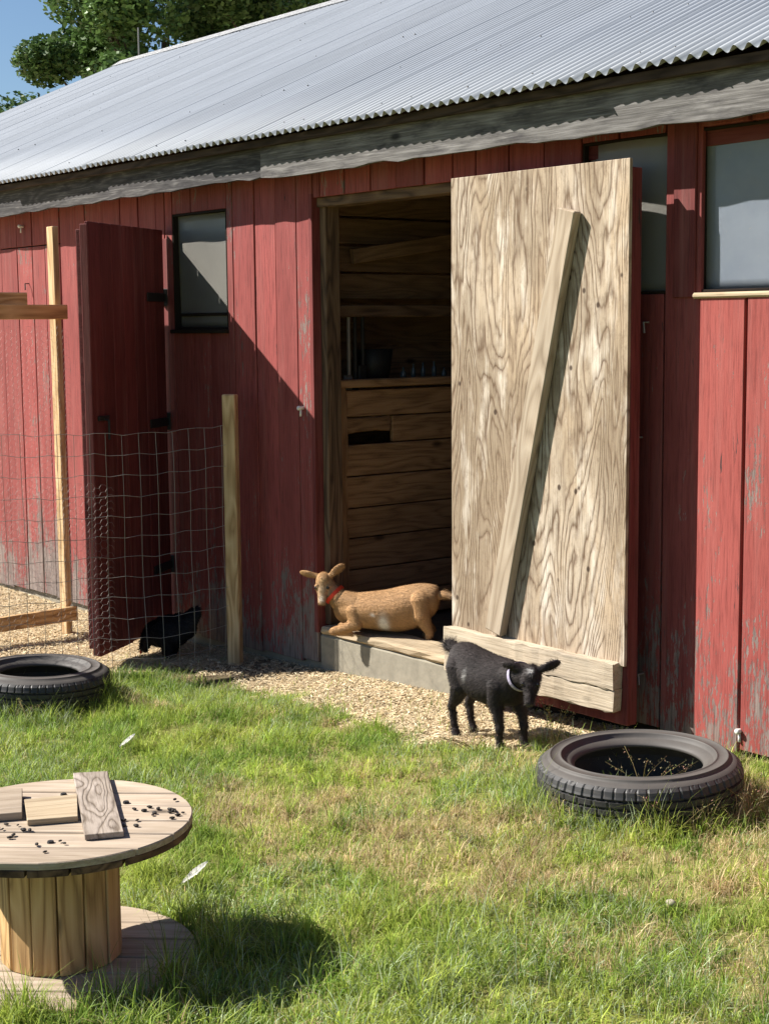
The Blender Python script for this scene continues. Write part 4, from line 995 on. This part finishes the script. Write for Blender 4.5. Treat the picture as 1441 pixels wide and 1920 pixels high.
for sy in (1, -1):
    bm = bmesh.new(); y = sy*0.05; add_tube(bm, [(0, y, 0.075), (0.004, y, 0.03), (0.0, y, 0.006)], 0.006, 6)
    for a in (-0.5, 0, 0.5): add_tube(bm, [(0.0, y, 0.008), (0.05*math.cos(a), y+0.05*math.sin(a), 0.004)], [0.006, 0.003], 5)
    from_bm('leg', bm, M['pine'], hen)
bm = bmesh.new(); add_tube(bm, [(0.20, 0, 0.082), (0.235, 0, 0.066)], [0.009, 0.002], 6); from_bm('beak', bm, M['pine'], hen)
bm = bmesh.new(); add_ellipsoid(bm, (0.185, 0, 0.115), (0.022, 0.005, 0.014)); add_ellipsoid(bm, (0.205, 0, 0.055), (0.008, 0.010, 0.014)); from_bm('comb', bm, M['red_collar'], hen, smooth=True)

# ------------------------------------------------------------------ grass
def blades(x, y, length, width, lean, colr, segs=3, zoff=-0.005, curl=1.0, az=None):
    n_ = len(x); z = ground_h(x, y)+zoff
    az = rng.uniform(0, 2*np.pi, n_) if az is None else az; d = np.stack([np.cos(az), np.sin(az), np.zeros(n_)], 1)
    fa = az+np.pi/2+rng.normal(0, 0.5, n_); s = np.stack([np.cos(fa), np.sin(fa), np.zeros(n_)], 1)
    base = np.stack([x, y, z], 1); V = []; ph = rng.uniform(0.05, 0.5, n_)*curl
    p = base.copy(); ang = rng.uniform(0.0, 0.35, n_)*lean
    for i in range(segs+1):
        t = i/segs; wv = width*(1-t**1.6)*0.5
        if i < segs: V += [p-s*wv[:, None], p+s*wv[:, None]]
        else: V += [p]
        p = p + (d*np.sin(ang)[:, None]+np.array([0, 0, 1])*np.cos(ang)[:, None])*(length/segs)[:, None]; ang = ang+lean*ph*1.6
    V = np.stack(V, 1); m_ = V.shape[1]
    f = []
    for i in range(segs-1): f += [[2*i, 2*i+1, 2*i+3], [2*i, 2*i+3, 2*i+2]]
    f.append([2*segs-2, 2*segs-1, 2*segs])
    F = (np.arange(n_)[:, None, None]*m_+np.array(f)[None]).reshape(-1, 3)
    tcol = np.repeat(colr[:, None, :], m_, 1)
    return V.reshape(-1, 3), F, tcol.reshape(-1, 3)
TYR = [(-4.150, -0.905, 0.413, 0.253), (-8.02, -1.675, 0.405, 0.218)]
def grass_field(n_, x0, x1, y0, y1, lmul=1.0, seed=0, per=34):
    nt_ = n_//per; tx = rng.uniform(x0, x1, nt_); ty = rng.uniform(y0, y1, nt_); ts = rng.gamma(3.0, 1/3.0, nt_); tr = rng.normal(0, 1, nt_)
    ti = rng.choice(nt_, n_, p=ts/ts.sum()); frac = rng.random(n_) < 0.45
    rad = np.abs(rng.normal(0, 0.022, n_))*np.where(frac, 5.0, 1.0); ta = rng.uniform(0, 2*np.pi, n_)
    x = tx[ti]+rad*np.cos(ta); y = ty[ti]+rad*np.sin(ta)
    sm_ = straw_mask(x, y)
    dens = 0.55+0.9*fbm(x, y, 2.3, 20)
    keep = (rng.random(n_) > sm_*0.97)*(rng.random(n_) < dens)
    keep &= y < -0.03
    soil = np.clip((x+8.5)/0.3, 0, 1)*np.clip((-7.2-x)/0.3, 0, 1)*np.clip((y+0.78)/0.15, 0, 1); keep &= rng.random(n_) > soil
    for cx, cy, ro, ri in TYR:
        r_ = np.hypot(x-cx, y-cy); keep &= ~((r_ < ro-0.012) & (r_ > ri-0.0)); keep &= (r_ > ri) | (rng.random(n_) < 0.4)
    keep &= np.hypot(x-RX, y-RYc) > RR+0.004
    x, y, ti, ta, frac = x[keep], y[keep], ti[keep], ta[keep], frac[keep]; n_ = len(x)
    dry = fbm(x, y, 1.5, 5)*0.55+fbm(x, y, 5.5, 31)*0.45
    dry = dry + 0.14*np.exp(-((x+4.6)/0.9)**2-((y+2.0)/0.6)**2) + 0.12*np.exp(-((x+5.2)/0.7)**2-((y+1.2)/0.45)**2) + 0.1*np.exp(-((x+3.2)/.5)**2-((y+1.2)/.4)**2)
    dry = dry - 0.13*np.exp(-((x+6.9)/0.9)**2-((y+1.25)/0.6)**2) - 0.12*np.exp(-((x+4.0)/0.5)**2-((y+1.15)/0.2)**2) - 0.10*np.exp(-((x+3.6)/0.8)**2-((y+2.9)/0.6)**2)
    r_ = rng.random(n_)
    green = np.array([0.18, 0.30, 0.045]); lime = np.array([0.42, 0.49, 0.09]); tan = np.array([0.74, 0.62, 0.36]); rust = np.array([0.50, 0.35, 0.19]); blu = np.array([0.42, 0.50, 0.30])
    dry = dry - 0.07*np.clip((-y-2.2)/0.6, 0, 1)
    p_dry = np.clip((dry-0.472)/0.24, 0.06, 0.70)
    isdry = (0.5+0.16*tr[ti]+rng.normal(0, 0.22, n_)) < p_dry
    gmix = np.clip(fbm(x, y, 3.1, 51)*1.6-0.3+0.22*tr[ti]+rng.normal(0, 0.2, n_), 0, 1)[:, None]
    c = green*(1-gmix)+lime*gmix
    bl = (rng.random(n_) < 0.2*(fbm(x, y, 1.9, 77) > 0.5))[:, None]; c = np.where(bl, blu, c)
    tmix = rng.random(n_)[:, None]; c = np.where(isdry[:, None], tan*tmix+rust*(1-tmix), c)
    c = c*rng.uniform(0.55, 1.35, (n_, 1))*np.clip(1+0.22*np.roll(tr, 3)[ti], .5, 1.5)[:, None]
    clump = fbm(x, y, 6.0, 63); ln = (0.032+0.088*clump*rng.uniform(0.4, 1.4, n_)*np.clip(0.75+0.35*ts[ti], .6, 1.7))*np.where(isdry, 0.85, 1.0)*lmul
    near = np.zeros(n_)
    for cx, cy, ro, ri in TYR: near = np.maximum(near, np.exp(-((np.hypot(x-cx, y-cy)-ro)/0.09)**2)*(np.hypot(x-cx, y-cy) > ro-0.02))
    near = np.maximum(near, 0.9*np.exp(-((np.hypot(x-RX, y-RYc)-RR)/0.12)**2))
    near = np.maximum(near, 0.5*np.clip((x+3.2)/0.8, 0, 1)*np.exp(-((y+0.35)/0.3)**2))
    ln = ln*(1+0.75*near)
    wd = rng.uniform(0.0022, 0.0048, n_)*np.where(isdry, 0.75, 1.0)
    lean = rng.uniform(0.7, 3.2, n_)*(1-0.5*near)
    return blades(x, y, ln, wd, lean, c, az=np.where(frac, rng.uniform(0, 6.28, n_), ta+rng.normal(0, 0.6, n_)))
parts = [grass_field(400000, -9.0, -2.0, -4.9, -0.03), grass_field(40000, -2.0, 1.0, -6.5, -0.03, 1.15), grass_field(40000, -9.3, -2.0, -7.0, -4.9, 1.15), grass_field(9000, -3.9, -2.0, -4.4, -2.0, 1.7)]
def lying_straws(n_):
    x = rng.uniform(-8.5, -1.5, n_); y = rng.uniform(-4.9, -0.2, n_); k_ = (straw_mask(x, y) < .3) & (np.hypot(x-RX, y-RYc) > RR+.05)
    for cx, cy, ro, ri in TYR: k_ &= np.hypot(x-cx, y-cy) > ro+.03
    x, y = x[k_], y[k_]; n_ = len(x); t = rng.random((n_, 1))
    return blades(x, y, rng.uniform(.07, .17, n_), rng.uniform(.0014, .0026, n_), rng.uniform(2.2, 4.2, n_), (np.array([.80, .70, .45])*t+np.array([.55, .45, .22])*(1-t))*rng.uniform(.7, 1.2, (n_, 1)), segs=4)
parts.append(lying_straws(5000))
off = 0; VV, FF, CC = [], [], []
for v, f, c in parts: VV.append(v); FF.append(f+off); CC.append(c); off += len(v)
o = from_np('grass', np.concatenate(VV), np.concatenate(FF), M['grass'], color=np.concatenate(CC))
tag(o, 'patchy green and dry grass covering the yard', 'grass', kind='stuff')

# ------------------------------------------------------------------ wood shavings
def chips(n_, x0, x1, y0, y1):
    x = rng.uniform(x0, x1, n_); y = rng.uniform(y0, y1, n_); k_ = rng.random(n_) < straw_mask(x, y)**1.2
    soil = np.clip((x+8.5)/0.3, 0, 1)*np.clip((-7.4-x)/0.2, 0, 1)*(y > -0.95)*(x > fence_x(y)); k_ &= rng.random(n_) > soil*0.8
    x, y = x[k_], y[k_]; n_ = len(x)
    L = rng.uniform(0.005, 0.021, n_); W = rng.uniform(0.0010, 0.0036, n_); az = rng.uniform(0, 2*np.pi, n_); ti = rng.normal(0, 0.22, n_); tj = rng.normal(0, 0.28, n_)
    u = np.stack([np.cos(az)*np.cos(ti), np.sin(az)*np.cos(ti), np.sin(ti)], 1)*L[:, None]
    v = np.stack([-np.sin(az)*np.cos(tj), np.cos(az)*np.cos(tj), np.sin(tj)], 1)*W[:, None]
    b_ = np.stack([x, y, ground_h(x, y)+rng.uniform(0.002, 0.022, n_)], 1)
    V = np.stack([b_-u-v, b_+u-v, b_+u+v, b_-u+v], 1).reshape(-1, 3); F = np.arange(n_*4).reshape(-1, 4)
    t = rng.random((n_, 1)); c = np.array([0.52, 0.37, 0.20])*(1-t)+np.array([0.86, 0.73, 0.50])*t; c = c*rng.uniform(0.6, 1.15, (n_, 1))
    return V, F, np.repeat(c, 4, axis=0)
V1 = chips(110000, -8.8, -4.6, -1.1, 0.05); V2 = chips(130000, -12.2, -8.2, -2.6, -0.0)
o = from_np('wood_shavings', np.concatenate([V1[0], V2[0]]), np.concatenate([V1[1], V2[1]+len(V1[0])]), M['chips'], color=np.concatenate([V1[2], V2[2]]))
tag(o, 'pale wood shavings scattered along the barn foot', 'wood shavings', kind='stuff')

# ------------------------------------------------------------------ weeds, feather, stone
def seed_weed(x, y, h, label, n_=9, sp=0.06, seed_col=(0.30, 0.22, 0.11)):
    root = empty('weed_plant', (x, y, float(ground_h(np.array([x]), np.array([y]))[0]))); tag(root, label, 'weed', 'dry weeds in the yard')
    st = bmesh.new(); sv, sf, sc = [], [], []
    k_ = 0
    for i in range(n_):
        a = random.uniform(0, 6.28); l_ = random.uniform(0.4, 1.0)*sp*2.2; hh = h*random.uniform(0.55, 1.0); bx, by = random.gauss(0, sp*.35), random.gauss(0, sp*.35)
        pts = [Vector((bx+math.cos(a)*l_*t*t, by+math.sin(a)*l_*t*t, hh*t-0.01)) for t in (0, .35, .7, 1)]
        add_tube(st, pts, [0.0024, 0.002, 0.0016, 0.001], 4)
        for j in range(16):
            t = random.uniform(0.5, 1.0); p = pts[2].lerp(pts[3], (t-.5)*2)+Vector((random.gauss(0, .008), random.gauss(0, .008), random.gauss(0, .006)))
            d = Vector((random.gauss(0, 1), random.gauss(0, 1), random.gauss(.8, 1))).normalized()*random.uniform(.007, .014); s_ = d.cross(Vector((random.gauss(0, 1), random.gauss(0, 1), 1))).normalized()*0.0028
            sv += [p-s_, p+d*.5-s_*0, p+d, p+s_]; sf.append((k_, k_+1, k_+2, k_+3)); k_ += 4
            sc += [tuple(c*random.uniform(.7, 1.3) for c in seed_col)]*4
    from_bm('stems', st, M['weed_stem'], root)
    o_ = from_np('seed_heads', np.array([tuple(v) for v in sv]), np.array(sf), M['chips'], root, color=np.array(sc)); o_['kind'] = 'stuff'
    return root
M['weed_stem'] = simple('dry_stem', (0.22, 0.17, 0.07), 0.8, 0.2)
seed_weed(-5.03, -0.52, 0.27, 'tall dry seeding weed growing beside the black goat', 7, 0.05, (0.36, 0.29, 0.14))
seed_weed(-3.80, -1.10, 0.17, 'dry weed clump against the front right of the brown tyre', 14, 0.09, (0.26, 0.19, 0.10))
seed_weed(-3.66, -0.74, 0.2, 'brown weed clump between the brown tyre and the barn wall', 16, 0.10, (0.22, 0.15, 0.08))
seed_weed(-4.15, -0.86, 0.22, 'thin weed growing up through the middle of the brown tyre', 10, 0.11, (0.28, 0.23, 0.12))
seed_weed(-5.28, -0.78, 0.12, 'low weed in front of the black goat', 10, 0.08, (0.2, 0.14, 0.08))
seed_weed(-7.55, -1.98, 0.16, 'thin dry weed in front of the black tyre', 6, 0.07, (0.3, 0.27, 0.14))
# broad leaved plant by the reel
dp = empty('dock_plant', (-3.70, -3.24, float(ground_h(np.array([-3.7]), np.array([-3.24]))[0]))); tag(dp, 'small broad leaved green plant in the shade right of the reel', 'plant')
for i in range(7):
    a = i*0.9+0.3; L_ = random.uniform(0.06, 0.1); up_ = random.uniform(0.5, 1.2); v, f = [], []
    for j in range(6):
        t = j/5; wv = 0.016*math.sin(math.pi*min(t*0.95+0.06, 1)); c0 = Vector((math.cos(a)*L_*t, math.sin(a)*L_*t, L_*up_*t-0.05*t*t)); s_ = Vector((-math.sin(a), math.cos(a), 0))*wv
        v += [tuple(c0-s_), tuple(c0-Vector((0, 0, 0.003))), tuple(c0+s_)]
    for j in range(5): f += [(3*j, 3*j+1, 3*j+4, 3*j+3), (3*j+1, 3*j+2, 3*j+5, 3*j+4)]
    from_np('leaf', np.array(v), np.array(f), M['leaf'], dp, color=np.tile(np.array([0.10, 0.17, 0.03]), (len(v), 1)), smooth=True)
def feather(x, y, ang, L_, label):
    z = float(ground_h(np.array([x]), np.array([y]))[0])+0.045; root = empty('feather', (x, y, z), ang); root.rotation_euler = (R(25), R(-38), ang); tag(root, label, 'feather', 'feathers in the grass')
    bm = bmesh.new(); add_tube(bm, [(-L_*.55, 0, 0), (0, 0, 0.012), (L_*.5, 0, 0.015)], [0.0014, 0.0011, 0.0005], 5); from_bm('quill', bm, M['feather'], root)
    v, f = [], []; k_ = 0
    for s_ in (1, -1):
        for j in range(34):
            t = -0.35+0.85*j/33; wv = 0.017*math.sin(math.pi*min(max((t+.4)/.95, 0), 1))**.7*random.uniform(.75, 1.05); x0 = t*L_; v += [(x0, 0, .012), (x0+.004, 0, .012), (x0+.016, s_*wv, .016+random.uniform(-.003, .003)), (x0+.012, s_*wv, .016)]; f.append((k_, k_+1, k_+2, k_+3)); k_ += 4
    from_np('vane', np.array(v), np.array(f), M['feather'], root)
feather(-4.52, -2.79, R(58), 0.13, 'white feather in the grass just right of the cable reel')
feather(-6.60, -1.90, R(50), 0.11, 'pale feather in the grass near the black tyre')
bm = bmesh.new(); bmesh.ops.create_icosphere(bm, subdivisions=3, radius=0.015)
for v in bm.verts: v.co = Vector((v.co.x*1.2, v.co.y, v.co.z*.8))*(1+0.25*(math.sin(v.co.x*160)+math.cos(v.co.y*130+v.co.z*90))*.4)
o = from_bm('stone', bm, M['rock'], smooth=True); o.location = (-3.22, -1.78, float(ground_h(np.array([-3.22]), np.array([-1.78]))[0])+0.035); tag(o, 'small pale stone in the grass at lower right', 'stone')

# ------------------------------------------------------------------ trees behind the barn
def tree(x, y, H, cr, cz, label, n_leaf, tone, leaf=0.16, seed=0):
    rr = np.random.default_rng(seed); root = empty('broadleaf_tree', (x, y, -0.2)); tag(root, label, 'tree', 'trees behind the barn')
    bm = bmesh.new(); rs = random.Random(seed)
    add_tube(bm, [(0, 0, -0.2), (0.1, 0.05, H*.25), (-0.05, 0.1, H*.5), (0.1, 0, H*.8)], [0.34, 0.28, 0.2, 0.06], 10)
    cl = []
    for i in range(46):
        d = rr.normal(0, 1, 3); d /= np.linalg.norm(d); r_ = rr.uniform(0.35, 1.0)**.6
        c_ = np.array([0, 0, cz])+d*r_*np.array(cr); cl.append((c_, rr.uniform(.7, 1.25)))
        if i < 16:
            s0 = Vector((0, 0, H*rs.uniform(.25, .6))); e_ = Vector(c_); add_tube(bm, [s0, s0.lerp(e_, .5)+Vector((0, 0, .2)), e_], [0.09, .05, .015], 6)
    from_bm('trunk', bm, M['bark'], root)
    per = n_leaf//len(cl); P_, C_ = [], []
    for c_, s_ in cl:
        d = rr.normal(0, 1, (per, 3)); d /= np.linalg.norm(d, axis=1, keepdims=True); d *= (rr.random((per, 1))**.45)*s_
        d[:, 2] *= .75; P_.append(c_+d); C_.append(np.tile(np.array(tone)*rr.uniform(.75, 1.3), (per, 1))*rr.uniform(.7, 1.35, (per, 1)))
    P_ = np.concatenate(P_); C_ = np.concatenate(C_); n_ = len(P_)
    u = rr.normal(0, 1, (n_, 3)); u[:, 2] *= .5; u /= np.linalg.norm(u, axis=1, keepdims=True); v = np.cross(u, rr.normal(0, 1, (n_, 3))+np.array([0, 0, 1.2])); v /= np.linalg.norm(v, axis=1, keepdims=True)
    L = leaf*rr.uniform(.6, 1.2, (n_, 1))
    V = np.stack([P_-u*L*.5, P_+v*L*.3, P_+u*L*.5, P_-v*L*.3], 1).reshape(-1, 3)
    o_ = from_np('crown', V, np.arange(n_*4).reshape(-1, 4), M['leaf'], root, color=np.repeat(C_, 4, axis=0))
    return root
tree(-32.3, 13.6, 11, (3.2, 3.2, 4.6), 8.6, 'green broadleaf tree rising left behind the barn ridge', 100000, (0.10, 0.175, 0.052), 0.17, 3)
tree(-31.6, 16.7, 12, (3.4, 3.4, 4.4), 10.0, 'dark broadleaf tree behind the barn right of the first tree', 50000, (0.09, 0.155, 0.05), 0.17, 5)
tree(-34.6, 11.3, 6.5, (0.9, 0.9, 1.0), 6.3, 'lower green tree at the far left behind the roof edge', 9000, (0.055, 0.10, 0.03), 0.16, 8)
